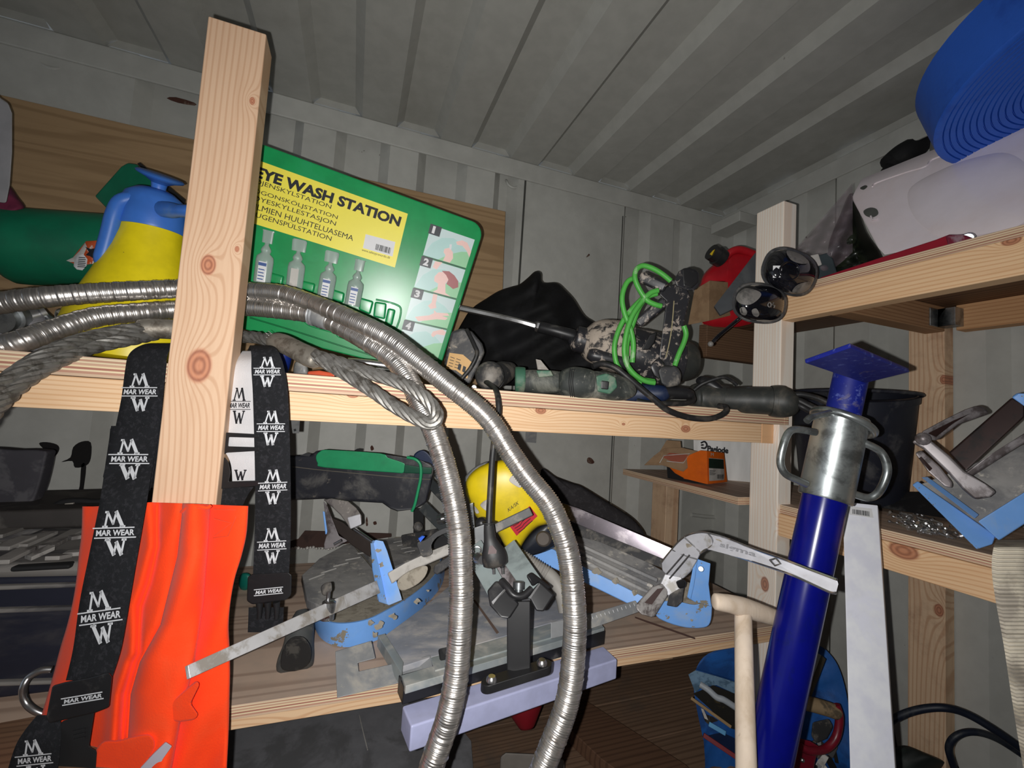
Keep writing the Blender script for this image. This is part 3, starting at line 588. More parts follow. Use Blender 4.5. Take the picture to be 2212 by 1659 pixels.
# ---------------- things on the upper shelf ----------------
CAM = V((0, 0, H))
def P3(p, d=None): return WD(p[0], p[1], p[2] if len(p) > 2 else d)
def slab(root, name, pts, d, th, mt, bev=0, label=None, **k):      # solid piece: front outline at its distance, real thickness behind it
    f = [P3(p, d) for p in pts]; c = sum(f, V((0, 0, 0))) / len(f); return part(root, name, M().prism(f, (c - CAM).normalized() * th), mt, bev, label, **k)
def pts_d(pts, d): return [P3(p, d) for p in pts]
def pill(poly, d, bulge, back_=None, n=14, nz=.004, seed=0, k=4, pw=.5):    # soft lump inside an outline
    rnd = random.Random(seed); E = smooth([(p[0], p[1], p[2] if len(p) > 2 else d) for p in poly], k, True); cu = sum(e[0] for e in E) / len(E); cv = sum(e[1] for e in E) / len(E); cd = sum(e[2] for e in E) / len(E)
    ph = [rnd.uniform(0, 6.3) for _ in range(8)]; fr = [rnd.uniform(.02, .07) for _ in range(8)]
    def ring_(s, sign, b):
        out = []
        for e in E:
            u = cu + (e[0] - cu) * s; v = cv + (e[1] - cv) * s
            w_ = sum(math.sin(u * fr[i] + ph[i] + v * fr[i + 1]) * math.cos(v * fr[i + 1] * 1.3 + ph[i + 1] - u * .01) for i in range(0, 7, 2)) / 2
            dd = e[2] * s + cd * (1 - s) + sign * b * max(0, 1 - s ** 2.4) ** pw + (nz * w_ * (1 - s ** 3) if sign < 0 else 0); out.append(WD(u, v, dd))
        return out
    bb = back_ if back_ is not None else bulge * .6
    rs = [ring_(i / n if i else .01, 1, bb) for i in range(0, n + 1, 2)] + [ring_(1 - i / n if i < n else .01, -1, bulge) for i in range(1, n + 1)]
    return M().rings(rs)
def barpx(root, name, a, b, da, db, wpx, th, mt, bev=.001, label=None):      # straight bar seen from pixel a to pixel b
    A, B = WD(*a, da), WD(*b, db); t_ = (B - A).normalized(); vw = (A - CAM).normalized(); s_ = t_.cross(vw).normalized(); nrm = s_.cross(t_).normalized()
    if nrm.dot(vw) < 0: nrm = -nrm
    m = M(); w0, w1 = wpx * da / F, wpx * db / F; q0 = [A - s_ * w0 / 2, A + s_ * w0 / 2, A + s_ * w0 / 2 + nrm * th, A - s_ * w0 / 2 + nrm * th]; q1 = [B - s_ * w1 / 2, B + s_ * w1 / 2, B + s_ * w1 / 2 + nrm * th, B - s_ * w1 / 2 + nrm * th]
    m.rings([q0, q1]); return part(root, name, m, mt, bev, label)
def cable(root, pts, r, mt=None, name='cable', k=8, n=10): return part(root, name, M().tube(pd(pts, k), r, n), mt or rubber)
def px(r_, d): return r_ * d / F
# plywood sheet leaning on the back wall
plyw = wood('ply_sheet', 0, 2, (176, 146, 110), (146, 118, 86), 40, (), 31, 2.4)
t = thing('plywood_sheet', 'large plywood sheet leaning on the back wall behind the green station', 'plywood', (-.5, 1.3, H + .04))
a, b, c = WY(1092, 457, 1.34), V((.42, 1.27, H + .041)), V((-1.35, 1.27, H + .041)); a0 = V((-1.35, 1.34, a.z))
part(t, 'sheet', M().prism([a, b, c, a0], (0, .012, 0)), plyw, .0008)
# eye wash station
Q = quad3([(450, 268), (1048, 487), (945, 815), (350, 668)], 2, 1.0); k_ = 1.0 / Q[2].y; 
Q = [CAM + (p - CAM) * (1.0 / Q[2].y) for p in Q]
pl = Plane(Q[0], (Q[1] - Q[0]).cross(Q[3] - Q[0])); 
if pl.n.dot(Q[0] - CAM) > 0: pl.n = -pl.n
green = mat('station_green', (24, 150, 84), .3, c2=(34, 156, 94), sc=10, c3=(120, 176, 140), sc3=60, lo3=.74, hi3=.8, coat=.1)
greend = mat('station_green_rim', (14, 112, 62), .35)
t = thing('eye_wash_station', 'tilted green wall panel with yellow multilingual print and four ampoules', 'first aid panel', Q[2])
U_, V_ = (Q[1] - Q[0]), (Q[3] - Q[0]); R_ = .03; out = []
for (cx, cy, a0_) in ((0, 0, 180), (1, 0, 270), (1, 1, 0), (0, 1, 90)):
    cc = Q[0] + U_ * cx + V_ * cy + U_.normalized() * (R_ if cx == 0 else -R_) + V_.normalized() * (R_ if cy == 0 else -R_)
    for k in range(7): an = math.radians(a0_ + 15 * k); out.append(cc + U_.normalized() * R_ * math.cos(an) + V_.normalized() * R_ * math.sin(an))
part(t, 'backing_panel', M().prism(out, -pl.n * .018), green, .003)
def onp(pts, off): return [pl(p[0], p[1], off) for p in pts]
def flat_(name, pts, off, mt, th=.0006, bev=0, label=None, root=None): return part(root or t, name, M().prism(onp(pts, off), -pl.n * th), mt, bev, label, flat=not bev)
yel = mat('label_yellow', (250, 236, 84), .4, c2=(242, 228, 80), sc=9, lo=.55, hi=.8, var=.02)
yl_ = flat_('yellow_label', [(520, 333), (881, 462), (853, 578), (490, 465)], .0012, yel)
for s, bl, br, tl_, bo in (('EYE WASH STATION', (549, 382), (862, 490.5), (555, 358.5), .045), ('ØJENSKYLSTATION', (549, 398), (714, 454.5), (552, 386), 0), ('ÖGONSKÖLJSTATION', (547, 418), (728, 476.5), (550, 405), 0), ('ØYESKYLLESTASJON', (545, 434), (724, 491), (548, 421.5), 0), ('SILMIEN HUUHTELUASEMA', (541, 449), (762, 521), (544, 437), 0), ('AUGENSPÜLSTATION', (538, 464.5), (715, 521), (541, 452), 0)):
    O = pl(*bl); text(yl_, s, O, pl(*br) - O, pl(*tl_) - O, ink, bold=bo, off=.002)
ws_ = flat_('white_sticker', [(790, 506), (854, 523), (848, 554.5), (784, 536)], .0018, white)
qb = [(813, 527), (845.5, 536), (843, 549), (810.5, 539.5)]
barcode(ws_, lambda a, b: pl(*[(qb[3][i] * (1 - a) + qb[2][i] * a) * (1 - b) + (qb[0][i] * (1 - a) + qb[1][i] * a) * b for i in (0, 1)], .0026), 12, 5, ink)
O = pl(781, 543.5); text(yl_, 'www.safetyprenordic.dk', O, pl(842, 561) - O, pl(782.5, 537) - O, ink, off=.002)
# instruction strip with four pictures
strip = [(932, 484), (1026, 516), (962, 776), (846, 772)]
dk = mat('picto_dark', (62, 66, 72), .4, var=.02); cyan = mat('picto_cyan', (206, 226, 226), .35, var=.02); mint = mat('picto_mint', (158, 214, 168), .35, var=.03); skin = mat('picto_pink', (246, 206, 198), .4, var=.02); hair = mat('picto_hair', (172, 104, 104), .4, var=.02); hill = mat('picto_aqua', (186, 222, 218), .35, var=.02)
def sp(a, b):   # coordinates on the strip: a across, b down (0..4 pictures)
    L_ = ((932 + (872 - 932) * b / 3.16, 484 + (702 - 484) * b / 3.16)); R2 = ((1026 + (962 - 1026) * b / 3.16, 516 + (722 - 516) * b / 3.16)); return (L_[0] + (R2[0] - L_[0]) * a, L_[1] + (R2[1] - L_[1]) * a)
def sflat(name, pts, off, mt, root=None): return flat_(name, [sp(*p) for p in pts], off, mt, root=root)
for i in range(4):
    h = .97 if i < 3 else 1.0
    pic_ = sflat('picture', [(0, i + .03), (1, i + .03), (1, i + h), (0, i + h)], .0012, cyan)
    sflat('picture_hill', [(.0, i + .97), (.12, i + .55), (.3, i + .30), (.55, i + .2), (.78, i + .3), (1, i + .5), (1, i + .97)], .0018, hill, pic_)
    sflat('picture_hill', [(.35, i + .97), (.55, i + .72), (.8, i + .52), (1, i + .45), (1, i + .97)], .0022, mint, pic_)
    nq_ = sflat('number_square', [(-.02, i), (.24, i), (.24, i + .3), (-.02, i + .3)], .0026, dk)
    O = pl(*sp(.05, i + .26)); text(nq_, str(i + 1), O, pl(*sp(.17 if i else .11, i + .26)) - O, pl(*sp(.05, i + .04)) - O, white, bold=.05, off=.0034)
    if i < 3: sflat('divider', [(.0, i + .985), (1, i + .985), (1, i + 1.01), (0, i + 1.01)], .0026, dk)
sflat('hand', [(.62, .28), (.74, .18), (.86, .20), (1, .42), (1, .62), (.9, .45), (.78, .34), (.66, .36)], .0030, skin); sflat('hand', [(.42, .60), (.52, .52), (.62, .62), (.66, .8), (.62, .96), (.46, .96), (.48, .78), (.42, .7)], .0030, skin); sflat('tiny_ampoule', [(.5, .42), (.55, .4), (.57, .56), (.53, .57)], .0034, white)
sflat('face', [(.38, 1.5), (.44, 1.34), (.56, 1.28), (.66, 1.34), (.7, 1.5), (.66, 1.62), (.72, 1.9), (.86, 1.97), (.44, 1.97), (.52, 1.86), (.5, 1.68), (.4, 1.64)], .0030, skin); sflat('hair_bun', [(.5, 1.27), (.66, 1.22), (.8, 1.3), (.92, 1.44), (.96, 1.62), (.86, 1.72), (.76, 1.66), (.68, 1.62), (.7, 1.48), (.62, 1.36)], .0034, hair); sflat('hand', [(.3, 1.04), (.46, 1.02), (.42, 1.14), (.38, 1.28), (.28, 1.24)], .0030, skin)
sflat('hand', [(.46, 2.02), (.56, 2.02), (.58, 2.3), (.62, 2.42), (.5, 2.5), (.42, 2.42), (.48, 2.3)], .0030, skin); sflat('hand', [(.3, 2.95), (.2, 2.84), (.5, 2.7), (.6, 2.6), (.58, 2.5), (.66, 2.56), (.9, 2.5), (.96, 2.56), (.8, 2.62), (.94, 2.64), (.9, 2.72), (.7, 2.76), (.5, 2.86)], .0030, skin)
sflat('hand', [(.7, 3.16), (.9, 3.02), (1, 3.1), (.98, 3.2), (.8, 3.22), (.74, 3.34), (.68, 3.28)], .0030, skin)
for q in ([(583, 588), (616, 597), (612, 619), (580, 608)], [(652, 606), (683, 613), (679, 633), (650, 624)], [(717, 624), (746, 633), (742, 655), (714, 646)], [(777, 642), (808, 651), (800, 680), (775, 669)], [(810, 651), (836, 655), (832, 690), (806, 684)], [(838, 665), (855, 669), (847, 704), (831, 697)]):
    flat_('moulded_boss', q, .012, green, .012, .004)
part(t, 'tray_lip', M().tube(onp(smooth([(812, 647), (836, 652), (858, 659), (866, 668), (863, 690), (855, 712)], 4), .002), .0022, 8), green); part(t, 'tray_lip', M().tube(onp(smooth([(540, 686), (640, 716), (740, 748), (828, 775)], 4), .001), .0016, 8), greend)
part(t, 'tray_lip', M().tube(onp(smooth([(655, 690), (668, 702), (700, 712), (726, 720), (735, 728), (790, 744)], 4), .002), .002, 8), green)
# ampoules
clr = mat('frosted_plastic', (206, 224, 216), .22, trans=.55, spec=.6, var=.01); clr2 = mat('ampoule_print', (60, 90, 150), .5, var=.02)
amps = [((586, 501), (571, 612), 'leftmost, half behind the post'), ((652, 520), (639, 624), 'second from the left, with a blank cream label'), ((721, 545), (704, 644), 'third from the left, wide tab'), ((780, 563), (762, 660), 'rightmost')]
for i, (a, b, w_) in enumerate(amps):
    A, B = pl(*a, .018), pl(*b, .018); ax_ = (A - B); an = thing('eye_wash_ampoule', 'clear saline ampoule on the green panel, ' + w_, 'ampoule', B, 'saline ampoules on the green panel')
    sd = ax_.cross(pl.n).normalized(); L_ = ax_.length; f = lambda s, x, o=0: B + ax_ * s + sd * x + pl.n * o
    rs = []
    for s, rw, rt in ((0, .001, .001), (0, .0155, .009), (.42, .0160, .010), (.50, .0150, .009), (.57, .0075, .006), (.62, .0095, .007), (.67, .0075, .006), (.72, .004, .004), (.76, .004, .003), (.76, .0125 if i in (1, 2) else .009, .0016), (.97, .0135 if i in (1, 2) else .0095, .0016), (1, .011, .0014), (1, .001, .001)):
        rs.append([f(s, rw * math.cos(2 * math.pi * k / 20), rt * math.sin(2 * math.pi * k / 20)) for k in range(20)])
    part(an, 'body', M().rings(rs), clr)
    pr_ = part(an, 'print', M().add([f(.02, -.007, .0115), f(.02, .007, .0115), f(.40, .007, .0118), f(.40, -.007, .0118)], [(0, 1, 2, 3)]), offw if i == 1 else white, flat=True)
    if i != 1:
        part(pr_, 'print_band', M().add([f(.32, -.007, .0125), f(.32, .007, .0125), f(.38, .007, .0126), f(.38, -.007, .0126)], [(0, 1, 2, 3)]), clr2, flat=True)
        m = M()
        for j in range(4): s = .06 + j * .06; m.add([f(s, -.006, .0122), f(s, .004 + .002 * (j % 2), .0122), f(s + .02, .004, .0123), f(s + .02, -.006, .0123)], [(0, 1, 2, 3)])
        part(pr_, 'print_lines', m, clr2, flat=True)
# yellow sprayer
yp = mat('sprayer_yellow', (240, 218, 24), .4, c2=(214, 194, 36), sc=12, lo=.5, hi=.75, c3=(120, 104, 40), sc3=30, lo3=.70, hi3=.76)
bp = mat('sprayer_blue', (62, 118, 208), .42, c2=(86, 128, 190), sc=20, lo=.5, hi=.75)
t = thing('pressure_sprayer', 'yellow pressure sprayer bottle with blue pump head behind the hoses', 'sprayer', WD(290, 760, .80))
A, B = WD(285, 772, .80), WD(330, 492, .80)
part(t, 'tank', M().lathe(A, B, [(0, 0), (0, .095), (.03, .1085), (.10, .1085), (.3, .098), (.6, .072), (.8, .057), (.93, .0495), (1, .048), (1, 0)], 44), yp)
A2 = WD(328, 500, .80); B2 = WD(336, 416, .80)
part(t, 'pump_head', M().lathe(A2, B2, [(0, 0), (0, .051), (.05, .052), (.7, .047), (.85, .043), (1, .030), (1, 0)], 36), bp)
part(t, 'pump_knob', M().lathe(WD(340, 424, .80), WD(347, 378, .79), [(0, 0), (0, .015), (.3, .0105), (.6, .012), (.75, .022), (.86, .034), (.93, .036), (1, .033), (1, .0)], 30), bp)
part(t, 'handle', M().tube(pd([(292, 428, .765), (262, 436, .755), (247, 462, .75), (237, 500, .75), (226, 540, .75), (216, 574, .75)], 5), [.012] * 3 + [.0125] * 20 + [.011, .009, .004], 14), bp)
part(t, 'nozzle', M().tube(pd([(352, 452, .765), (378, 455, .75), (398, 456, .74), (425, 457, .735)], 3), [.0135, .0135, .0135, .0125, .0105, .0105, .0105, .0105, .0105, .008], 14), bp)
part(t, 'scrawl', M().tube(pd([(266, 538, .7425), (262, 552, .741), (268, 545, .7405), (256, 565, .739), (247, 573, .7385), (240, 572, .7385), (244, 578, .7385)], 5), .0012, 5), ink)
# green cylinder lying behind
gp = mat('dark_green_paint', (16, 116, 84), .45, c2=(24, 104, 78), sc=14, lo=.45, hi=.7, c3=(52, 110, 84), sc3=40, lo3=.62, hi3=.75)
t = thing('gas_cylinder', 'dark green cylinder lying on its side at the left with a torn orange label', 'cylinder', WD(120, 600, .97))
part(t, 'cylinder', M().lathe(WD(-6, 531, .86), WD(300, 545, .95), [(0, 0), (.0, .03), (.015, .05), (.05, .066), (.1, .0735), (.2, .0755), (1, .0755), (1, 0)], 44), gp)
slab(t, 'hazard_label', [(150, 566), (170, 540), (186, 521), (222, 519), (222, 573), (198, 570), (170, 574)], .828, .0015, mat('label_orange', (214, 92, 44), .5, c2=(232, 226, 220), sc=40, lo=.6, hi=.64))
slab(t, 'hazard_symbol', [(184, 533), (196, 538), (207, 536), (202, 545), (211, 547), (200, 552), (205, 560), (193, 553), (185, 551), (192, 544)], .8255, .0006, ink)
slab(t, 'torn_label_edge', [(143, 563), (158, 556), (172, 542), (184, 524), (188, 534), (180, 552), (172, 566), (152, 566)], .827, .001, offw)
slab(t, 'barcode_flap', [(160, 566), (166, 552), (180, 549), (189, 560), (187, 574), (178, 584), (166, 582), (159, 575)], .826, .001, white)
m = M()
for i in range(6): a, b = WD(170 - i * .5, 556 + i * 4, .824), WD(184 + (i % 2), 557 + i * 4, .824); m.bar(a, b, (0, 0, .0013), (0, .0006, 0))
part(t, 'barcode', m, ink)
t = thing('plastic_box', 'dark green flat plastic box standing behind the blue pump knob', 'box', WD(270, 440, 1.05))
slab(t, 'box', [(205, 424), (262, 360), (276, 352), (296, 355), (332, 388), (360, 425), (342, 470), (250, 470)], .97, .045, gp, .003)
slab(t, 'hinge_edge', [(296, 353), (302, 351), (400, 432), (398, 442), (330, 388)], .965, .008, blackm, .001)
single('plastic_drum', M().prism(pts_d([(-60, 150), (2, 212), (18, 222), (27, 244), (27, 330), (22, 400), (14, 440), (-60, 430)], .80), (WD(0, 300, .80) - CAM).normalized() * .03), mat('grey_plastic', (168, 166, 168), .5), 'pale grey rounded plastic edge at the left border above the green cylinder', 'container', bev=.004)
single('purple_cloth', pill([(-40, 370), (10, 390), (38, 425), (54, 450), (30, 462), (14, 480), (-5, 520), (-50, 540)], .86, .03, nz=.003), mat('plum_cloth', (118, 40, 70), .8, c2=(90, 34, 60), sc=20), 'plum coloured cloth heap at the left border above the green cylinder', 'cloth')
# fittings and rags at the far left of the shelf
t = thing('pipe_fittings', 'grey metal pipe fittings lying behind the hoses at the left', 'fitting', WD(60, 690, .80))
part(t, 'fitting', M().lathe(WD(-5, 690, .70), WD(38, 682, .74), [(0, 0), (0, .022), (.3, .022), (.32, .027), (.7, .027), (.72, .02), (1, .02), (1, 0)], 20), zinc); part(t, 'fitting', M().lathe(WD(52, 688, .74), WD(96, 676, .76), [(0, 0), (0, .017), (.25, .017), (.3, .012), (.7, .012), (.75, .018), (1, .018), (1, 0)], 20), steel)
cable(t, [(95, 676, .76), (120, 694, .75), (150, 684, .76), (175, 670, .78)], .0045, zinc, 'pipe')
single('rag', pill([(-30, 700), (20, 690), (60, 684), (110, 690), (160, 700), (180, 735), (150, 765), (60, 770), (-30, 775)], .76, .03, nz=.008, seed=4), mat('grey_rag', (158, 156, 160), .8, c2=(120, 116, 114), sc=18), 'crumpled pale grey rag between the two hoses at the left', 'rag')
single('paper_strips', pill([(122, 668), (150, 672), (190, 664), (178, 684), (150, 700), (120, 690)], .80, .012, nz=.006, seed=7), mat('dirty_paper', (190, 186, 176), .8, c2=(70, 66, 62), sc=50, lo=.5, hi=.56), 'torn dirty white paper beside the sprayer under the upper hose', 'paper')
# black bag
bagm = mat('black_bag', (12, 12, 13), .75, c2=(22, 22, 24), sc=10, bump=.6, bsc=24, spec=.25)
single('black_bag', pill([(1002, 690), (1022, 664), (1050, 645), (1078, 628), (1105, 619), (1122, 614), (1140, 600), (1156, 586), (1168, 590), (1172, 610), (1202, 611), (1222, 628), (1240, 648), (1262, 682), (1290, 704), (1310, 760), (1300, 800), (1180, 830), (1060, 830), (1000, 800), (975, 750)], 1.2, .07, .04, 30, .034, 3), bagm, 'large crumpled black fabric bag behind the chisel, peak pointing up', 'bag')
t = thing('battery_charger', 'dusty black charger with an ochre rating label right of the green panel', 'charger', WD(1000, 820, .88))
slab(t, 'housing', [(975, 716), (1000, 708), (1020, 716), (1042, 742), (1048, 762), (1030, 800), (1014, 832), (985, 835), (955, 815), (962, 770)], .90, .07, dusty, .006)
rl_ = slab(t, 'rating_label', [(971, 762), (1000, 766), (1021, 784), (1009, 818), (985, 800), (963, 796)], .8985, .0012, mat('ochre_label', (206, 160, 92), .5, var=.03))
m = M()
for i in range(4):
    for j in range(2): a = WD(973 + j * 13 - i * 1.5, 771 + i * 6 + j * 4, .8965); m.bar(a, WD(982 + j * 13 - i * 1.5, 774 + i * 6 + j * 4, .8965), (0, 0, .0012), (0, .0005, 0))
for (u, v) in ((991, 785), (1001, 790), (1010, 797)): m.add([P3(q, .8962) for q in ((u, v), (u + 6, v + 3), (u + 3, v + 16), (u - 3, v + 12))], [(0, 1, 2, 3)])
part(rl_, 'label_print', m, ink)
for i in range(5): slab(t, 'rib', [(958 + i * 10, 800 + i * 7), (965 + i * 10, 803 + i * 7), (961 + i * 10, 822 + i * 5), (955 + i * 10, 818 + i * 5)], .893, .01, black, .001)
cable(t, [(1008, 712, .89), (1024, 745, .875), (1030, 765, .87), (1018, 792, .868), (1000, 815, .866), (985, 832, .87)], .0042)
# drill end cap with hanging mains lead
t = thing('hand_drill', 'round black tool end with its mains lead and plug hanging over the shelf edge', 'drill', WD(1058, 835, .87))
part(t, 'end_cap', M().ball(WD(1058, 812, .85), .029, 24), dusty); part(t, 'tool_body', M().lathe(WD(1062, 815, .88), WD(1100, 800, 1.0), [(0, 0), (0, .027), (.6, .026), (1, .02), (1, 0)], 24), dusty)
cable(t, [(1046, 822, .835), (1060, 832, .81), (1071, 843, .775), (1076, 862, .745), (1077, 890, .735), (1071, 930, .725), (1064, 985, .715), (1060, 1050, .70), (1057, 1105, .69), (1056, 1135, .685)], .0052)
A = WD(1056, 1132, .685)
plg_ = part(t, 'plug', M().tube(pd([(1056, 1128, .686), (1056, 1136, .686), (1058, 1160, .685), (1062, 1180, .684), (1067, 1200, .682), (1070, 1215, .681), (1071, 1222, .681)], 3), [.0105, .0108, .0075, .008, .0085, .009, .0095, .0105, .0125, .0145, .017, .0185, .0195, .020, .020, .0195, .0195, .017, .012], 20, flat=.62, up=(1, -.2, 0)), rubber)
slab(plg_, 'plug_emblem', [(1057, 1180), (1064, 1178), (1073, 1189), (1072, 1196), (1054, 1197)], .6715, .001, mat('plug_pad', (112, 98, 98), .6))
m = M(); m.tube(pd([(1064, 1216, .680), (1066, 1228, .679)], 2), .0035, 10).tube(pd([(1083, 1214, .679), (1085, 1226, .678)], 2), .0035, 10); part(plg_, 'pin_sleeves', m, black)
for u in (1066, 1085): part(plg_, 'pin', M().tube(pd([(u, 1226, .679), (u + 1, 1240, .678)], 2), .0024, 10), steel)
# green angle grinder lying along the edge
gg = mat('dusty_green_plastic', (58, 104, 82), .6, c2=(120, 128, 112), sc=28, lo=.45, hi=.66)
gd = mat('dusty_grey_plastic', (52, 56, 54), .65, c2=(128, 128, 118), sc=22, lo=.42, hi=.68, c3=(160, 158, 148), sc3=90, lo3=.6, hi3=.7)
t = thing('jigsaw', 'dusty green and grey corded power tool lying along the upper shelf edge', 'power tool', WD(1243, 860, .84))
def body(root, name, pts, mt, n=22, flat=1, label=None, k=5):
    S = smooth(pts, k); return part(root, name, M().tube([WD(p[0], p[1], p[2]) for p in S], [px(max(p[3], .5), p[2]) for p in S], n, flat=flat, up=(0, 0, 1)), mt, label=label)
body(t, 'gear_head', [(1112, 820, .86, 20), (1114, 820, .86, 27), (1122, 820, .86, 28), (1133, 821, .86, 27), (1136, 821, .86, 20)], gg); body(t, 'body', [(1130, 823, .86, 24), (1150, 824, .86, 26), (1190, 825, .86, 25), (1215, 826, .86, 23)], gd)
slab(t, 'green_clip', [(1158, 800), (1190, 800), (1196, 812), (1164, 816)], .82, .012, gg, .002)
body(t, 'motor_head', [(1204, 826, .85, 6), (1208, 826, .85, 22), (1220, 827, .85, 31), (1240, 828, .85, 36), (1262, 829, .85, 34), (1280, 831, .85, 30)], gd)
body(t, 'grip', [(1274, 831, .86, 30), (1300, 833, .86, 31), (1330, 838, .87, 29), (1355, 843, .87, 22), (1370, 847, .87, 10), (1373, 848, .87, 2)], gd)
sw_ = slab(t, 'green_switch_frame', [(1287, 812), (1310, 806), (1330, 815), (1334, 836), (1318, 852), (1290, 846)], .826, .008, gg, .003); slab(sw_, 'switch', [(1299, 822), (1316, 824), (1314, 842), (1298, 840)], .820, .008, black, .002)
m = M()
for i in range(3): m.tube(pd([(1232 + i * 4, 796 + i, .822), (1229 + i * 4, 826, .812), (1233 + i * 4, 858, .822)], 4), .0008, 5)
part(t, 'air_slots', m, blackm)
t = thing('hand_tool', 'dark blue power tool with black grip, its thick lead looping over the shelf edge', 'power tool', WD(1430, 870, .9))
navy = mat('navy_plastic', (24, 40, 74), .5, c2=(54, 62, 84), sc=20, lo=.5, hi=.7)
body(t, 'body', [(1340, 850, .97, 6), (1350, 850, .97, 20), (1390, 850, .96, 21), (1425, 850, .95, 19), (1430, 850, .95, 17)], navy); body(t, 'grip', [(1424, 850, .95, 14), (1440, 847, .95, 15), (1480, 850, .95, 13), (1496, 853, .95, 9), (1499, 853, .95, 2)], black)
cable(t, [(1496, 854, .95), (1497, 866, .93), (1478, 872, .915), (1440, 872, .90), (1400, 871, .90), (1376, 866, .91)], .0055)
cable(t, [(1280, 792, .87), (1300, 786, .875), (1328, 794, .875), (1357, 816, .87), (1385, 840, .87), (1413, 863, .87), (1442, 886, .875), (1484, 901, .89), (1527, 905, .90), (1553, 899, .91), (1568, 889, .915), (1567, 880, .925), (1552, 877, .94)], .0062)
# long dark angle grinder at the right end
dg = mat('dark_tool_body', (50, 52, 50), .5, c2=(88, 84, 76), sc=20, lo=.45, hi=.7, c3=(70, 78, 92), sc3=12, lo3=.62, hi3=.7)
t = thing('angle_grinder', 'long dark dusty angle grinder lying across the corner post at the shelf end', 'grinder', WD(1600, 890, .97))
body(t, 'gear_case', [(1492, 860, 1.03, 6), (1495, 860, 1.03, 26), (1510, 860, 1.03, 33), (1545, 861, 1.02, 32), (1574, 862, 1.01, 30)], dg); body(t, 'motor_body', [(1570, 863, 1.0, 27), (1610, 864, .98, 29), (1650, 865, .965, 30), (1678, 866, .95, 31), (1690, 866, .945, 31)], dg)
body(t, 'end_cap', [(1664, 866, .955, 33), (1680, 867, .95, 35), (1700, 868, .94, 33), (1716, 866, .935, 24), (1720, 865, .935, 4)], dg)
body(t, 'side_handle', [(1508, 824, 1.03, 4), (1512, 824, 1.03, 12), (1530, 828, 1.02, 14), (1545, 836, 1.01, 12), (1560, 845, 1.0, 8)], black)
cable(t, [(1500, 842, 1.0), (1520, 828, .99), (1560, 815, .98), (1580, 822, .98), (1592, 832, .98)], .0045)
cable(t, [(1702, 856, .93), (1730, 852, .92), (1765, 860, .91), (1795, 874, .90), (1804, 886, .90), (1790, 892, .90), (1760, 892, .905), (1735, 880, .91), (1720, 872, .92)], .006); cable(t, [(1700, 862, .93), (1725, 866, .92), (1745, 876, .912), (1775, 890, .90)], .008)
# rotary hammer
hm = mat('hammer_black', (44, 43, 44), .42, c2=(176, 164, 152), sc=50, lo=.50, hi=.60, c3=(120, 112, 104), sc3=90, lo3=.60, hi3=.66)
hb = mat('hammer_black_clean', (44, 44, 48), .38, c2=(170, 158, 148), sc=44, lo=.53, hi=.62, c3=(88, 84, 82), sc3=60, lo3=.58, hi3=.7)
hs = mat('hammer_plastered', (184, 170, 156), .75, c2=(54, 52, 52), sc=48, lo=.50, hi=.62, bump=.5, bsc=120)
t = thing('demolition_hammer', 'black plaster-caked demolition hammer with green cable coil and long chisel', 'hammer drill', WD(1450, 840, .95))
part(t, 'chisel', M().tube(pd([(985, 664, 1.10), (1060, 680, 1.09), (1120, 694, 1.075), (1162, 706, 1.07)], 3), .0072, 6), steel)
body(t, 'chisel_collar', [(1157, 704, 1.07, 6), (1158, 704, 1.07, 11), (1167, 707, 1.07, 11), (1168, 707, 1.07, 6)], steel, 6); body(t, 'chuck', [(1166, 706, 1.07, 9), (1168, 707, 1.07, 13), (1200, 715, 1.06, 13), (1236, 725, 1.06, 14), (1246, 728, 1.06, 10)], black)
body(t, 'chuck_ring', [(1240, 730, 1.06, 10), (1242, 731, 1.06, 26), (1258, 735, 1.06, 28), (1268, 738, 1.06, 28)], hb); body(t, 'gear_housing', [(1262, 738, 1.06, 30), (1275, 740, 1.06, 42), (1300, 742, 1.06, 52), (1330, 748, 1.06, 56), (1352, 754, 1.06, 54)], hs)
body(t, 'lower_housing', [(1270, 764, 1.02, 10), (1285, 768, 1.02, 16), (1330, 778, 1.02, 18), (1352, 784, 1.02, 16)], hb)
body(t, 'motor_housing', [(1345, 757, 1.07, 50), (1375, 764, 1.07, 55), (1420, 776, 1.07, 57), (1462, 782, 1.07, 55)], hb); body(t, 'motor_end', [(1448, 780, 1.09, 48), (1480, 780, 1.09, 44), (1496, 780, 1.09, 38), (1502, 780, 1.09, 26), (1503, 780, 1.09, 3)], dg)
slab(t, 'handle', [(1461, 612), (1484, 622), (1492, 640), (1482, 680), (1474, 720), (1466, 765), (1462, 792), (1430, 792), (1424, 770), (1428, 735), (1434, 690), (1438, 650), (1424, 636), (1430, 622)], .97, .045, hb, .004)
slab(t, 'handle_top', [(1456, 604), (1466, 586), (1480, 578), (1502, 581), (1511, 590), (1510, 616), (1500, 628), (1484, 628), (1462, 618)], .945, .06, hb, .004); slab(t, 'handle_top_cap', [(1473, 580), (1490, 578), (1508, 586), (1509, 610), (1494, 624), (1476, 618)], .942, .01, black, .004)
slab(t, 'handle_foot', [(1420, 800), (1430, 790), (1462, 790), (1473, 806), (1470, 832), (1440, 838), (1428, 828)], .93, .06, dusty, .008)
slab(t, 'handle_foot', [(1402, 790), (1424, 770), (1440, 790), (1432, 826), (1412, 812)], .955, .05, hb, .008)
barpx(t, 'top_arm', (1380, 596), (1438, 622), .98, .96, 24, .03, hb, .006); barpx(t, 'rear_arm', (1376, 700), (1440, 648), .99, .975, 24, .03, hb, .006); slab(t, 'trigger', [(1404, 722), (1420, 716), (1414, 740), (1402, 756), (1386, 756), (1392, 744)], .965, .02, black, .003)
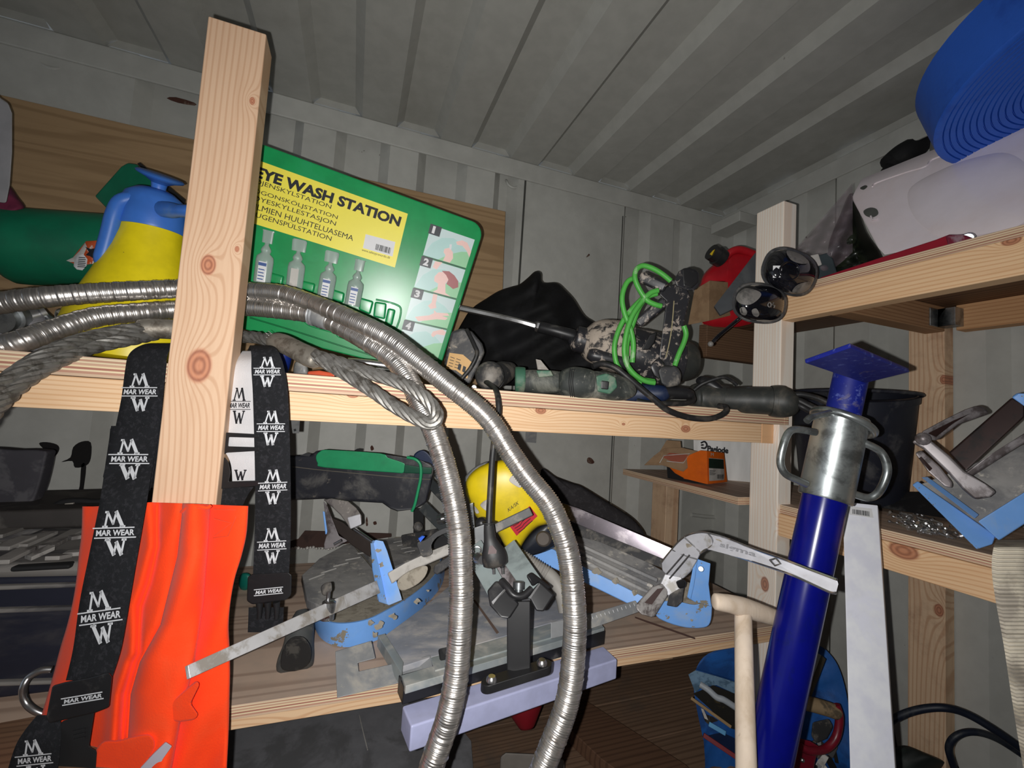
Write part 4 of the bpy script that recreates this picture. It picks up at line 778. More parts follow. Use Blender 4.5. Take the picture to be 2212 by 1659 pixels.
m = M().tube(pd([(1456, 650, .966), (1452, 700, .966), (1446, 740, .966), (1438, 772, .966)], 4), .0012, 6); part(t, 'handle_seam', m, mat('pale_seam', (168, 156, 120), .6))
grc = mat('green_cable', (84, 178, 74), .45, c2=(150, 196, 140), sc=20, lo=.58, hi=.66)
Z4 = lambda L, d, dd=0: [(1300 + a / 3.53, 480 + b / 3.53, d + dd * i) for i, (a, b) in enumerate(L)]
for i, (L, d) in enumerate((([(455, 640), (400, 625), (340, 590), (280, 500), (252, 420), (265, 360), (310, 332), (370, 345), (430, 375), (480, 410), (525, 448)], .945),
    ([(520, 455), (250, 425), (200, 450), (165, 520), (155, 600), (175, 700), (215, 800), (238, 900), (240, 980), (232, 1070)][1:], .955),
    ([(430, 520), (370, 540), (310, 600), (240, 700), (200, 800), (178, 900), (172, 990), (190, 1080), (250, 1160), (330, 1210), (405, 1225)], .945),
    ([(420, 545), (350, 570), (290, 640), (250, 740), (215, 840), (190, 940), (190, 1050), (215, 1130), (280, 1190), (400, 1215)], .96),
    ([(390, 530), (300, 590), (190, 710), (130, 820), (98, 930), (100, 1020), (125, 1100), (200, 1190), (300, 1222)], .965), ([(625, 790), (642, 850), (625, 920), (590, 1000), (556, 1095)], .955))):
    cable(t, Z4(L, d), .0058, grc, 'green_cable', 6)
# small clutter between the rope and the board
t = thing('blue_bottle', 'dark blue plastic bottle behind the right brace on the upper shelf', 'bottle', WD(614, 800, .80)); body(t, 'bottle', [(600, 810, .82, 16), (606, 790, .82, 18), (612, 765, .82, 17), (618, 748, .82, 8)], mat('deep_blue', (16, 40, 120), .4))
t = thing('pipe_spanner', 'steel rod tool with orange handles lying on the board below the green panel', 'hand tool', WD(750, 800, .80))
part(t, 'rod', M().tube(pd([(752, 781, .80), (800, 785, .81), (842, 791, .82)], 2), .0075, 14), steel); part(t, 'rod', M().tube(pd([(806, 800, .80), (842, 804, .81)], 2), .005, 12), zinc)
slab(t, 'orange_handle', [(664, 802), (690, 800), (722, 806), (724, 816), (664, 814)], .74, .02, mat('dull_orange', (206, 84, 52), .5), .003); slab(t, 'orange_handle', [(757, 806), (780, 806), (806, 816), (800, 822), (762, 818)], .745, .02, mat('dull_orange', (206, 84, 52), .5), .003)
single('dark_stone', pill([(636, 785), (650, 778), (664, 790), (664, 812), (636, 812)], .76, .015), dsteel, 'small dark grey lump beside the blue bottle', 'clutter')
t = thing('screw', 'single bright screw lying on the board edge beside the round tool end', 'screw', WD(1024, 838, .80)); part(t, 'head', M().lathe(WD(1024, 837, .79), WD(1026, 837, .80), [(0, .001), (0, .0045), (.3, .005), (1, .002)], 12), steel); part(t, 'shank', M().tube(pd([(1025, 837, .795), (1034, 840, .82)], 2), .0016, 8), steel)
single('paper_scrap', M().prism(pts_d([(1158, 776), (1168, 778), (1186, 800), (1172, 806), (1162, 800)], .92), (0, .002, 0)), offw, 'small pale scrap sticking up behind the green grinder', 'paper')
# ---------------- right bay, high shelf ----------------
def slabZ(root, name, pts, z, th, mt, bev=0, label=None, **k): return part(root, name, M().prism([WZ(u, v, z) for u, v in pts], (0, 0, -th)), mt, bev, label, **k)
def slabX(root, name, pts, x, off, mt, bev=0, label=None, **k): return part(root, name, M().prism([WX(p[0], p[1], p[2] if len(p) > 2 else x) for p in pts], off), mt, bev, label, **k)
cer = mat('ceramic_white', (248, 238, 244), .2, c2=(240, 224, 224), sc=4, lo=.4, hi=.8, coat=.4, var=.02)
t = thing('wash_basin', 'white ceramic wash basin standing on edge on the high shelf, underside forward', 'sink', WX(1980, 530, 1.03))
A, B, C_, D = WX(1836, 428, 1.12), WX(2360, 232, 1.12), WX(2360, 470, 1.03), WX(1908, 553, 1.03)
rimv = WX(1858, 386, 1.20) - A
part(t, 'shell', M().prism([A, A.lerp(B, .5), B, C_, C_.lerp(D, .5), D, D.lerp(A, .12) + V((0, .004, 0))], rimv), cer, .006)
pb = plane3(A, B, D)
part(t, 'bowl_bulge', M().rings([[pb(cx + (u - cx) * s, cy + (v - cy) * s, h) for u, v in smooth([(1968, 402), (2030, 366), (2100, 340), (2180, 330), (2230, 380), (2220, 470), (2150, 500), (2040, 510), (1985, 480), (1962, 440)], 5, True)] for cx, cy in ((2090, 420),) for s, h in ((1, -.001), (.94, .001), (.8, .003), (.6, .0045), (.4, .005), (.1, .005))]), cer)
holem = mat('hole_dark', (92, 94, 90), .6)
part(t, 'fixing_hole', M().prism([pb(*q, .0012) for q in smooth([(1866, 456), (1880, 449), (1894, 452), (1897, 463), (1884, 470), (1870, 466)], 3, True)], -pb.n * .001), holem)
part(t, 'hole_lip', M().tube([pb(*q, .002) for q in [(1882, 468), (1886, 476), (1897, 474)]], .002, 8), cer)
pr = plane3(A, B, A + rimv)
part(t, 'fixing_hole', M().prism([pr(*q, .001) for q in smooth([(1858, 407), (1868, 401), (1874, 403), (1866, 410)], 3, True)], -pr.n * .001), holem)
part(t, 'rim_groove', M().tube([pr(*q, .0012) for q in smooth([(1885, 404), (1895, 395), (1960, 372), (2000, 360), (2015, 345), (2080, 322), (2220, 268)], 4)], .0016, 6), cer)
# blue lay-flat hose roll
rollm = mat('roll_blue', (38, 96, 204), .5, c2=(30, 84, 188), sc=8, bump=.2, bsc=200, var=.03)
t = thing('hose_roll', 'big bright blue coiled lay-flat hose roll on top of the white basin', 'hose roll', (1.1, .31, H + .6))
cc = V((1.099, .31, H + .626)); n_ = V((.0064, -.2996, -.954)).normalized(); R0, W_ = .204, .101; a_ = n_.orthogonal().normalized(); b_ = n_.cross(a_)
prof = [(0, .02)]
rr_ = .045
while rr_ < R0 - .012: prof += [(0.0, rr_), (0.0, rr_ + .0068), (-.004, rr_ + .0076), (-.004, rr_ + .0084)]; rr_ += .0092
prof += [(0, rr_), (.0, R0 - .004), (-.003, R0), (-W_ + .003, R0), (-W_, R0 - .004), (-W_, .02)]
part(t, 'coil', M().rings([[cc + n_ * h + a_ * (r_ * math.cos(k * math.pi / 36)) + b_ * (r_ * math.sin(k * math.pi / 36)) for k in range(72)] for h, r_ in prof], cap=False), rollm, ang=50)
cc2 = cc + n_ * -.008 + V((-.012, .055, -.05))
single('black_roll', M().tube(pd([(1912, 372, 1.22), (1930, 350, 1.22), (1955, 330, 1.2), (1985, 316, 1.2), (2020, 306, 1.2)], 5), [.012] * 4 + [.03] * 13 + [.028] * 4, 14), blackm, 'black rolled strip squeezed between the blue roll and the white basin', 'roll')
# black bag, film, red clamp
single('rubbish_bag', pill([(1788, 560), (1792, 520), (1812, 470), (1834, 420), (1848, 432), (1870, 500), (1905, 556), (1900, 600), (1840, 612), (1790, 606)], 1.09, .03, .04, 16, .018, 9), mat('bag_glossy', (22, 26, 20), .25, c2=(40, 46, 34), sc=30), 'glossy black bin bag left of the white basin', 'bag')
film = mat('stretch_film', (150, 134, 142), .3, alpha=.26, spec=.8, c2=(196, 188, 194), sc=14, lo=.45, hi=.8, var=.05)
fg = []
for i in range(25):
    v = i / 24; row = []
    for j in range(25):
        u = j / 24; U = 1712 + (1842 - 1712) * u; top = 545 - 150 * u; bt = 580 + 30 * math.sin(u * 3) - 40 * u
        row.append(WD(U, top + (bt - top) * v, 1.06 - .03 * u + .012 * math.sin(u * 9 + v * 7) + .008 * math.sin(v * 21 - u * 16)))
    fg.append(row)
single('stretch_film', M().grid(fg, V((.0006, .0006, 0))), film, 'wrinkled translucent plastic film between the corner post and the basin', 'film')
t = thing('bar_clamp', 'chalky dark red metal bar tool lying along the edge of the high shelf', 'tool', WX(1900, 580, .99))
redm = mat('chalky_red', (150, 18, 42), .5, c2=(196, 130, 150), sc=22, lo=.56, hi=.72)
slabX(t, 'bar', [(1758, 618), (1764, 604), (1774, 598), (1900, 556), (2020, 517), (2048, 506), (2080, 506), (2106, 520), (2122, 530), (2060, 552), (1900, 592)], .975, (.03, 0, 0), redm, .003)
part(t, 'bolt_head', M().lathe(WX(2090, 515, .973), WX(2091, 515, .985), [(0, .001), (0, .008), (.7, .010), (1, .010)], 14), zinc)
slabX(t, 'hook_end', [(2040, 508), (2078, 505), (2110, 518), (2122, 530), (2076, 528), (2046, 530)], .968, (.012, 0, 0), mat('chalky_red2', (120, 26, 52), .55, c2=(150, 120, 130), sc=40, lo=.5, hi=.62), .003)
t = thing('grey_tool_case', 'dark grey-green case corner behind the right knee pad', 'case', WX(1790, 600, 1.05))
slab(t, 'case', [(1738, 560), (1790, 545), (1800, 560), (1812, 600), (1790, 615), (1745, 612)], 1.03, .05, mat('slate_plastic', (66, 76, 80), .5), .004); slab(t, 'latch', [(1750, 552), (1768, 548), (1776, 572), (1760, 578)], 1.015, .01, offw, .002)
# red jerry can, box, grey board
redc = mat('can_red', (176, 22, 34), .4, c2=(146, 16, 28), sc=6, lo=.4, hi=.7)
t = thing('fuel_can', 'red plastic fuel can with a black and yellow cap behind the corner post', 'fuel can', WD(1570, 640, 1.25))
part(t, 'can', pill([(1505, 640), (1512, 612), (1522, 590), (1546, 568), (1572, 556), (1578, 542), (1592, 537), (1640, 548), (1660, 640), (1620, 700), (1520, 700)], 1.24, .03, .03, 12, 0, pw=.35), redc)
part(t, 'handle', M().tube(pd([(1568, 556, 1.22), (1580, 544, 1.215), (1600, 540, 1.215), (1635, 552, 1.22)], 5), .011, 12), redc)
part(t, 'cap', M().lathe(WD(1560, 560, 1.2), WD(1536, 544, 1.19), [(0, 0), (0, .024), (.5, .026), (.55, .022), (1, .022), (1, 0)], 20), black); slab(t, 'cap_mark', [(1533, 549), (1540, 541), (1547, 537), (1546, 546), (1538, 552)], 1.178, .004, mat('cap_yellow', (206, 176, 30), .5))
cardb = mat('cardboard', (150, 122, 92), .8, c2=(136, 108, 80), sc=12)
t = thing('cardboard_box', 'plain brown cardboard box on the high shelf behind the demolition hammer handle', 'box', WD(1530, 690, 1.2))
A, B, C_ = WD(1486, 700, 1.22), WD(1531, 690, 1.17), WD(1600, 674, 1.24)
for nm, q in (('side', ((1486, 702, 1.22), (1500, 626, 1.22), (1533, 606, 1.17), (1532, 693, 1.17))), ('front', ((1532, 693, 1.17), (1533, 606, 1.17), (1600, 612, 1.24), (1600, 676, 1.24)))):
    slab(t, nm + '_panel', q, 1, .012, cardb, .001)
slab(t, 'flap', [(1501, 625, 1.22), (1512, 618, 1.24), (1560, 604, 1.25), (1600, 608, 1.245), (1533, 607, 1.17)], 1, .003, cardb)
single('grey_board', M().prism(pts_d([(1543, 661, 1.10), (1632, 545, 1.16), (1642, 640, 1.14), (1556, 680, 1.08)], 1), (.01, .012, 0)), mat('board_grey', (88, 92, 96), .6, c2=(70, 74, 76), sc=8), 'dark grey flat board leaning left of the corner post on the high shelf', 'board', bev=.001)
# knee pads
shell = mat('glossy_black_shell', (18, 18, 24), .12, coat=.6, c2=(36, 36, 42), sc=12); padg = mat('pad_grey', (128, 124, 120), .5, c2=(96, 94, 92), sc=30); clear = mat('dusty_clear', (70, 70, 72), .3, c2=(112, 110, 108), sc=18)
def kneepad(cu, cv, d, ru, rv, rot, label, sub):
    t = thing('knee_pad', label, 'knee pad', WD(cu, cv + rv, d), 'glossy black knee pads by the corner post'); c, s = math.cos(rot), math.sin(rot)
    def g(a, b, h): x = a * ru; y = b * rv; return WD(cu + x * c - y * s, cv + x * s + y * c, d - h)
    def sq(r_, h, n=40): return [g(r_ * (abs(math.cos(k * 2 * math.pi / n)) ** .8) * math.copysign(1, math.cos(k * 2 * math.pi / n)), r_ * (abs(math.sin(k * 2 * math.pi / n)) ** .8) * math.copysign(1, math.sin(k * 2 * math.pi / n)), h) for k in range(n)]
    part(t, 'flange', M().rings([sq(.2, -.01), sq(.98, -.012), sq(1, -.008), sq(1, .0), sq(.93, .004), sq(.9, .004)]), clear)
    part(t, 'shell', M().rings([sq(.9, .0), sq(.9, .008), sq(.84, .018), sq(.7, .028), sq(.5, .035), sq(.25, .039), sq(.03, .040)]), shell)
    def patch(name, pts, h0, mt, hh=.04):
        def P_(a, b): r_ = (abs(a) ** 2.5 + abs(b) ** 2.5) ** .4; return g(a, b, lerpt([(0, .040), (.25, .039), (.5, .035), (.7, .028), (.84, .018), (.9, .008), (.95, .002), (1.5, -.02)], r_) + h0)
        m = M(); n = 8; ctr = (sum(p[0] for p in pts) / len(pts), sum(p[1] for p in pts) / len(pts)); E = smooth(pts, 4, True)
        m.rings([[P_(ctr[0] + (e[0] - ctr[0]) * k_, ctr[1] + (e[1] - ctr[1]) * k_) for e in E] for k_ in (1, .8, .6, .4, .2, .02)]); part(t, name, m, mt)
    sub(t, patch, g); return t
def s1(t, patch, g):
    patch('grey_pad', [(-.35, -.80), (.1, -.88), (.52, -.68), (.3, -.5), (-.1, -.5)], .004, padg); patch('grey_pad', [(.80, .10), (.84, .4), (.6, .74), (.32, .78), (.42, .4)], .004, padg)
    part(t, 'recess_ring', M().tube([g(-.02 + .33 * math.cos(k * .3142), -.02 + .4 * math.sin(k * .3142), .038) for k in range(20)], .0025, 8, True), shell)
    m = M().add([g(-.62, .0, .033), g(-.33, -.13, .039), g(-.20, .34, .038), g(-.48, .5, .031)], [(0, 1, 2, 3)]); part(t, 'white_label', m, white, flat=True)
def s2(t, patch, g):
    patch('grey_pad', [(-.86, -.2), (-.62, -.62), (-.2, -.62), (.02, -.45), (-.12, -.1), (-.4, .15), (-.74, .1)], .004, padg)
    for a in (-.56, -.12):
        patch('vent', [(a - .13, .38), (a + .02, .28), (a + .15, .5), (a + .1, .68), (a - .06, .62)], .003, padg); m = M()
        for i in range(4): m.tube([g(a - .06 + i * .05, .36 + i * .02, .0315), g(a - .03 + i * .05, .58, .0275)], .0009, 5)
        part(t, 'vent_slots', m, blackm)
    m = M().tube([g(.36 + .06 * math.cos(k * .5236), .02 + .11 * math.sin(k * .5236), .0395) for k in range(12)], .0012, 5, True).tube([g(.5, -.12, .038), g(.46, .02, .038), g(.55, .02, .037), g(.53, .14, .036)], .0012, 5); part(t, 'logo', m, padg)
kneepad(1706, 587, .965, 62, 50, .35, 'upper right knee pad of the pair, white label on its shell', s1)
kp2 = kneepad(1641, 655, .96, 60, 44, .12, 'lower left knee pad of the pair, grey top and two vents', s2)
cable(kp2, [(1604, 682, .97), (1580, 702, .975), (1556, 722, .98), (1540, 738, .985)], .004, shell, 'strap'); part(kp2, 'strap_end', M().ball(WD(1535, 743, .985), .0065, 12), padg)
# ---------------- right bay, middle shelf ----------------
t = thing('crumpled_cardboard', 'torn folded brown cardboard with a red print lying before the orange box', 'cardboard', WD(1440, 1010, 1.35))
slab(t, 'sheet', [(1391, 1005), (1412, 985), (1435, 968), (1474, 967), (1520, 978), (1498, 1000), (1476, 1019), (1430, 1005)], 1.3, .006, cardb, .001); slab(t, 'sheet', [(1410, 1000), (1440, 951), (1470, 953), (1472, 975), (1440, 1000)], 1.34, .004, cardb)
slab(t, 'red_print', [(1432, 988), (1446, 978), (1486, 982), (1478, 996), (1458, 1000)], 1.29, .002, mat('red_print', (150, 80, 60), .8)); part(t, 'crease', M().tube(pd([(1425, 1000, 1.287), (1434, 984, 1.287), (1490, 980, 1.287), (1476, 1000, 1.287), (1440, 996, 1.287)], 1), .0012, 5), offw)
orb = mat('box_orange', (236, 110, 24), .5, c2=(216, 98, 30), sc=10, lo=.5, hi=.8)
t = thing('nail_box', 'orange and black cardboard box with a white printed label on the middle shelf', 'box', WD(1528, 1046, 1.25))
slab(t, 'side_panel', [(1442, 1003, 1.36), (1512, 973, 1.26), (1527, 974, 1.25), (1529, 1046, 1.25), (1442, 1032, 1.36)], 1, .004, orb, .0008); slab(t, 'black_corner', [(1440, 1003, 1.358), (1458, 1022, 1.33), (1480, 1034, 1.31), (1529, 1046.5, 1.248), (1500, 1044, 1.28), (1442, 1032.5, 1.357)], 1, .0015, blackm)
slab(t, 'end_panel', [(1527, 974, 1.25), (1564, 978, 1.30), (1571, 1041, 1.30), (1529, 1046, 1.25)], 1, .06, orb, .0008); slab(t, 'label', [(1531, 989, 1.246), (1563, 992, 1.295), (1566, 1037, 1.295), (1532, 1039, 1.246)], 1, .001, offw)
slab(t, 'label_green', [(1531, 990, 1.244), (1563, 993, 1.293), (1564, 1013, 1.293), (1531, 1011, 1.244)], 1, .0006, mat('label_dark_green', (28, 50, 40), .5)); m = M()
for i in range(5): m.add([P3(q) for q in ((1533, 1016 + i * 2.2, 1.2435), (1546 - i % 3 * 2, 1016.5 + i * 2.2, 1.262), (1546 - i % 3 * 2, 1017.3 + i * 2.2, 1.262), (1533, 1016.9 + i * 2.2, 1.2435))], [(0, 1, 2, 3)])
part(t, 'label_print', m, ink); barcode(t, lambda a, b: P3((1549 + 14 * a, 1034 - 9 * b, 1.267 + .022 * a)), 8, 8, ink)
O = WD(1535, 985, 1.244); text(t, 'M', O, WD(1541, 985.5, 1.253) - O, WD(1535, 978, 1.244) - O, offw, off=.001)
t = thing('gas_nailer_case', 'white cardboard carton with black lettering at the back of the middle shelf', 'box', WD(1560, 1045, 1.45))
slab(t, 'carton', [(1498, 950, 1.44), (1622, 955, 1.40), (1634, 1046, 1.40), (1500, 1040, 1.44)], 1, .08, mat('carton_white', (238, 238, 236), .6, c2=(214, 212, 208), sc=5, stretch=(1, 1, .2)), .001)
O = WD(1527, 975, 1.425); text(t, 'Paslode', O, WD(1573, 980, 1.41) - O, WD(1528, 962, 1.425) - O, ink, bold=.06, off=.002)
part(t, 'logo', M().tube(pd([(1514, 957, 1.428), (1522, 954, 1.427), (1527, 961, 1.426), (1523, 968, 1.426), (1515, 967, 1.427)], 5), .0028, 6), ink); slab(t, 'logo', [(1514, 960, 1.426), (1520, 959, 1.426), (1520, 963, 1.426), (1514, 963, 1.426)], 1, .001, ink)
buck = mat('bucket_black', (30, 33, 44), .5, c2=(78, 78, 80), sc=16, lo=.52, hi=.72)
t = thing('plastic_bucket', 'black builders bucket behind the blue prop on the middle shelf', 'bucket', WD(1835, 1062, 1.10))
A, B = WD(1838, 1062, 1.12), WD(1838, 852, 1.10)
part(t, 'bucket', M().lathe(A, B, [(0, 0), (0, .108), (.02, .110), (.9, .126), (.93, .126), (.93, .130), (.99, .131), (1, .136), (1.01, .131), (1, .124), (.03, .106), (.03, 0)], 44), buck)
part(t, 'rim', M().tube([B + V((math.cos(k * math.pi / 20) * .133, math.sin(k * math.pi / 20) * .133, 0)) for k in range(40)], .0045, 8, True), buck)
t = thing('plastic_tray', 'low black plastic tray at the back of the middle shelf beside the bucket', 'tray', WD(1980, 1095, 1.0))
slab(t, 'tray', [(1885, 1062, 1.06), (2000, 1062, 1.0), (2075, 1085, .95), (2075, 1125, .92), (1890, 1095, 1.02)], 1, .04, mat('black_dusty_tray', (24, 25, 28), .5, c2=(60, 60, 60), sc=20), .004)
m = M(); rs = random.Random(3)
for i in range(150):
    u, v = rs.gauss(2010, 34), 0; v = 1128 + (u - 1960) * .30 + rs.gauss(0, 9) ; p = WZ(u, v, ZM + .0225 + rs.random() * .006); an = rs.uniform(0, 3.14); q = p + V((math.cos(an), math.sin(an), rs.uniform(-.1, .3))) * rs.uniform(.012, .026)
    if p.x < .975 or q.x < .975: continue
    m.tube([p, q], .0013, 5); m.tube([q, q + (q - p).normalized() * .0016], .0034, 6)
o = single('loose_screws', m, steel, 'heap of small shiny loose screws on the middle right shelf', 'screws'); o['kind'] = 'stuff'
# blue tile cutter lying in the right bay
blu = mat('cutter_blue', (126, 180, 250), .45, c2=(156, 186, 228), sc=9, lo=.5, hi=.72, c3=(146, 138, 122), sc3=22, lo3=.60, hi3=.615, var=.04)
cgrey = mat('cutter_cast_grey', (156, 150, 152), .42, .35, c2=(96, 88, 88), sc=24, lo=.45, hi=.62); cdark = mat('cutter_rail_dark', (52, 34, 32), .5, .3, c2=(30, 26, 26), sc=20); cpad = mat('cutter_pad_dusty', (172, 170, 168), .75, c2=(134, 134, 136), sc=10, lo=.42, hi=.62, c3=(222, 216, 206), sc3=40, lo3=.56, hi3=.7, bump=.3, bsc=60)
t = thing('tile_cutter', 'small light blue tile cutter tipped on its side on the right middle shelf', 'tile cutter', WD(2130, 1185, .70))
slab(t, 'bed', [(1988, 1046, .80), (2210, 960, .76), (2260, 960, .74), (2260, 1080, .68), (2150, 1165, .70)], 1, .012, cpad, .002)
slab(t, 'side_flange', [(1970, 1047, .775), (1982, 1039, .778), (2151, 1157, .678), (2144, 1176, .675), (2110, 1187, .675)], 1, .010, blu, .002); slab(t, 'end_flange', [(2112, 1126, .685), (2214, 1062, .665), (2262, 1030, .66), (2262, 1100, .655), (2158, 1168, .670)], 1, .008, blu, .002)
slab(t, 'inner_lip', [(1990, 1031, .785), (2004, 1030, .785), (2115, 1112, .70), (2106, 1120, .695)], 1, .006, blu, .001)
slab(t, 'rail', [(2049, 978, .76), (2186, 858, .72), (2214, 874, .71), (2214, 900, .705), (2086, 1018, .735)], 1, .02, cdark, .003); slab(t, 'rail_cap', [(2184, 858, .712), (2200, 847, .712), (2216, 852, .70), (2240, 880, .70), (2216, 880, .70)], 1, .024, blu, .003)
slab(t, 'guide_bar', [(2084, 1020, .73), (2150, 975, .70), (2230, 925, .68), (2232, 945, .68), (2160, 990, .70), (2092, 1034, .725)], 1, .012, cgrey, .003)
slab(t, 'handle', [(1988, 934, .74), (2040, 906, .735), (2085, 884, .73), (2112, 875, .725), (2126, 880, .725), (2139, 893, .725), (2110, 903, .728), (2070, 917, .732), (2040, 940, .735), (2022, 953, .738), (2006, 950, .74)], 1, .022, cgrey, .004)
slab(t, 'handle_inset', [(2004, 936, .733), (2060, 908, .727), (2096, 893, .723), (2060, 914, .727), (2022, 944, .732)], 1, .003, cdark, .001)
slab(t, 'carriage', [(1968, 955, .745), (1988, 940, .74), (2004, 946, .735), (2052, 985, .715), (2084, 1018, .70), (2130, 1046, .685), (2154, 1063, .68), (2140, 1074, .68), (2106, 1080, .69), (2080, 1058, .70), (2046, 1020, .715), (1994, 970, .735)], 1, .022, cgrey, .004)
slab(t, 'pressing_foot', [(1976, 978, .74), (1990, 972, .738), (2030, 1008, .718), (2058, 1044, .705), (2056, 1056, .705), (2040, 1050, .71), (2004, 1018, .725)], 1, .014, mat('cast_pale', (150, 142, 144), .45, .4, c2=(98, 92, 92), sc=30), .003)
slab(t, 'foot_slot', [(1984, 990, .733), (1990, 986, .732), (2014, 1012, .72), (2008, 1018, .72)], 1, .003, cdark)
part(t, 'pivot_knob', M().ball(WD(1994, 948, .735), .011, 14), cgrey)
# bottom shelf
ZB = H - .80
t = thing('shelf_board', 'lowest dark plank shelf seen under the lower shelf', 'shelf', (.2, 1, ZB - .03))
for i in range(4): part(t, 'plank', M().box((-1.3, .80 + i * .145, ZB - .025), (1.34, .942 + i * .145, ZB)), floorm, .002)
# coil of cable at lower right
t = thing('power_cable', 'dark blue-black cable looping at the lower right by the rough post', 'cable', WD(2040, 1600, .9))
nv = mat('navy_cable', (20, 28, 44), .5, c2=(44, 48, 54), sc=30); cable(t, [(1900, 1580, .95), (1935, 1551, .93), (1985, 1533, .91), (2040, 1529, .89), (2090, 1543, .88), (2150, 1578, .86), (2230, 1635, .84), (2300, 1690, .83)], .0075, nv); cable(t, [(2085, 1720, .9), (2058, 1650, .9), (2050, 1614, .9), (2066, 1590, .895), (2100, 1581, .89), (2145, 1592, .88), (2200, 1625, .87), (2290, 1690, .86)], .0065, nv)
single('dark_sack', pill([(1920, 1640), (1950, 1610), (2010, 1630), (2080, 1650), (2150, 1625), (2260, 1620), (2300, 1760), (1900, 1760)], 1.02, .03, .03, nz=.015, seed=5), mat('dark_green_sack', (26, 32, 30), .6, c2=(40, 50, 46), sc=12), 'dark sack at the bottom right corner under the cable loop', 'sack')
single('timber_offcut', M().prism(pts_d([(1930, 1560, 1.15), (1990, 1590, 1.12), (2060, 1625, 1.1), (2060, 1690, 1.1), (1930, 1690, 1.12)], 1), (.01, .05, 0)), mat('offcut_brown', (96, 74, 58), .7, c2=(70, 54, 44), sc=12), 'brown timber offcut standing behind the white profile at the bottom', 'timber')
# ---------------- lower shelf: machines ----------------
mud = mat('dried_mortar', (164, 156, 142), .85, c2=(138, 130, 116), sc=40, bump=.5, bsc=120)
def mudpatch(root, u, v, d, r_, seed):
    rr = random.Random(seed); part(root, 'mortar_patch', pill([(u + r_ * rr.uniform(.35, 1.3) * math.cos(k * .7), v + r_ * rr.uniform(.3, 1.1) * math.sin(k * .7)) for k in range(9)], d, .0008, .001, 3, 0, k=2), mud)
# left tile cutter (round turntable)
t = thing('tile_cutter', 'light blue round-based tile cutter with mortar splashes, in front of the chop saw', 'tile cutter', WZ(800, 1395, ZL))
top_ = smooth([(655, 1262), (660, 1296), (676, 1322), (705, 1342), (745, 1347), (795, 1338), (840, 1316), (882, 1292), (925, 1258), (948, 1228), (952, 1200)], 5); bot_ = smooth([(668, 1306), (676, 1345), (690, 1375), (715, 1392), (752, 1398), (800, 1388), (840, 1370), (882, 1340), (928, 1298), (955, 1262), (962, 1222)], 5)
zt_ = ZL + .047
rows = [[WZ(*bot_[i], ZL + .002), WZ(bot_[i][0] * .5 + top_[i][0] * .5, bot_[i][1] * .5 + top_[i][1] * .5, ZL + .025), WZ(*top_[i], zt_)] for i in range(len(top_))]
part(t, 'base_skirt', M().grid(rows, V((0, .004, 0))), blu)
slabZ(t, 'turntable_pan', top_ + [(935, 1176), (900, 1160), (840, 1158), (790, 1166), (742, 1178), (700, 1205), (664, 1240)], zt_ - .004, .004, mud)
slabZ(t, 'rubber_pad', [(652, 1242), (690, 1206), (742, 1178), (762, 1176), (812, 1236), (820, 1262), (760, 1290), (700, 1312), (664, 1296)], zt_ + .014, .016, cpad, .002); slabZ(t, 'rubber_pad', [(772, 1173), (812, 1166), (868, 1160), (905, 1168), (922, 1186), (900, 1204), (850, 1226), (822, 1230)], zt_ + .014, .016, cpad, .002)
m = M()
for i in range(5): m.tube([WZ(668 + i * 26, 1252 - i * 14, zt_ + .015), WZ(700 + i * 26, 1240 - i * 12, zt_ + .015)], .0018, 5)
for i in range(4): m.tube([WZ(850 + i * 8, 1172 + i * 7, zt_ + .015), WZ(872 + i * 8, 1168 + i * 7, zt_ + .015)], .0012, 5)
o = part(t, 'pad_ridges', m, mat('pad_ridge', (176, 174, 170), .7)); o['kind'] = 'stuff'
slab(t, 'upright_bracket', [(800, 1172, .82), (812, 1166, .82), (828, 1169, .82), (836, 1190, .82), (852, 1240, .81), (869, 1296, .80), (840, 1308, .795), (816, 1296, .80), (806, 1232, .81)], 1, .006, blu, .0015); slab(t, 'bracket_web', [(800, 1172, .818), (806, 1172, .81), (822, 1240, .80), (836, 1306, .79), (818, 1300, .795), (804, 1230, .81)], 1, .012, blu, .0015)
for i, (u, v, d, r_) in enumerate(((817, 1190, .812, 9), (824, 1220, .808, 11), (900, 1300, .80, 11), (925, 1276, .82, 6), (820, 1352, .775, 17), (850, 1330, .785, 13), (800, 1345, .775, 12), (808, 1372, .765, 14))): mudpatch(t, u, v, d, r_, i)
slab(t, 'lever_head', [(698, 1079, .90), (716, 1076, .90), (752, 1082, .89), (770, 1097, .875), (781, 1113, .865), (782, 1133, .86), (756, 1144, .86), (750, 1132, .865), (735, 1112, .88), (718, 1096, .89)], 1, .03, mat('lever_dusty', (134, 128, 124), .6, .1, c2=(96, 90, 90), sc=16, c3=(180, 172, 164), sc3=60), .003)
slab(t, 'lever_face', [(750, 1118, .856), (778, 1110, .856), (781, 1133, .854), (757, 1143, .854)], 1, .004, alu, .002); slab(t, 'support_arm', [(699, 1082, .895), (708, 1094, .89), (718, 1121, .885), (732, 1157, .88), (752, 1168, .875), (726, 1182, .88), (701, 1187, .88), (700, 1176, .88), (707, 1148, .885), (702, 1112, .89)], 1, .012, cgrey, .002)
slab(t, 'blue_stay', [(697, 1104, .9), (703, 1106, .9), (708, 1152, .89), (703, 1155, .89)], 1, .01, blu, .001)
slab(t, 'rail', [(716, 1118, .875), (740, 1128, .865), (762, 1146, .855), (802, 1172, .83), (800, 1204, .825), (760, 1178, .85), (730, 1150, .87)], 1, .014, mat('rail_brown', (66, 58, 54), .5, .3), .002); part(t, 'rail_rod', M().tube(pd([(766, 1143, .845), (806, 1171, .815)], 2), .0034, 10), steel)
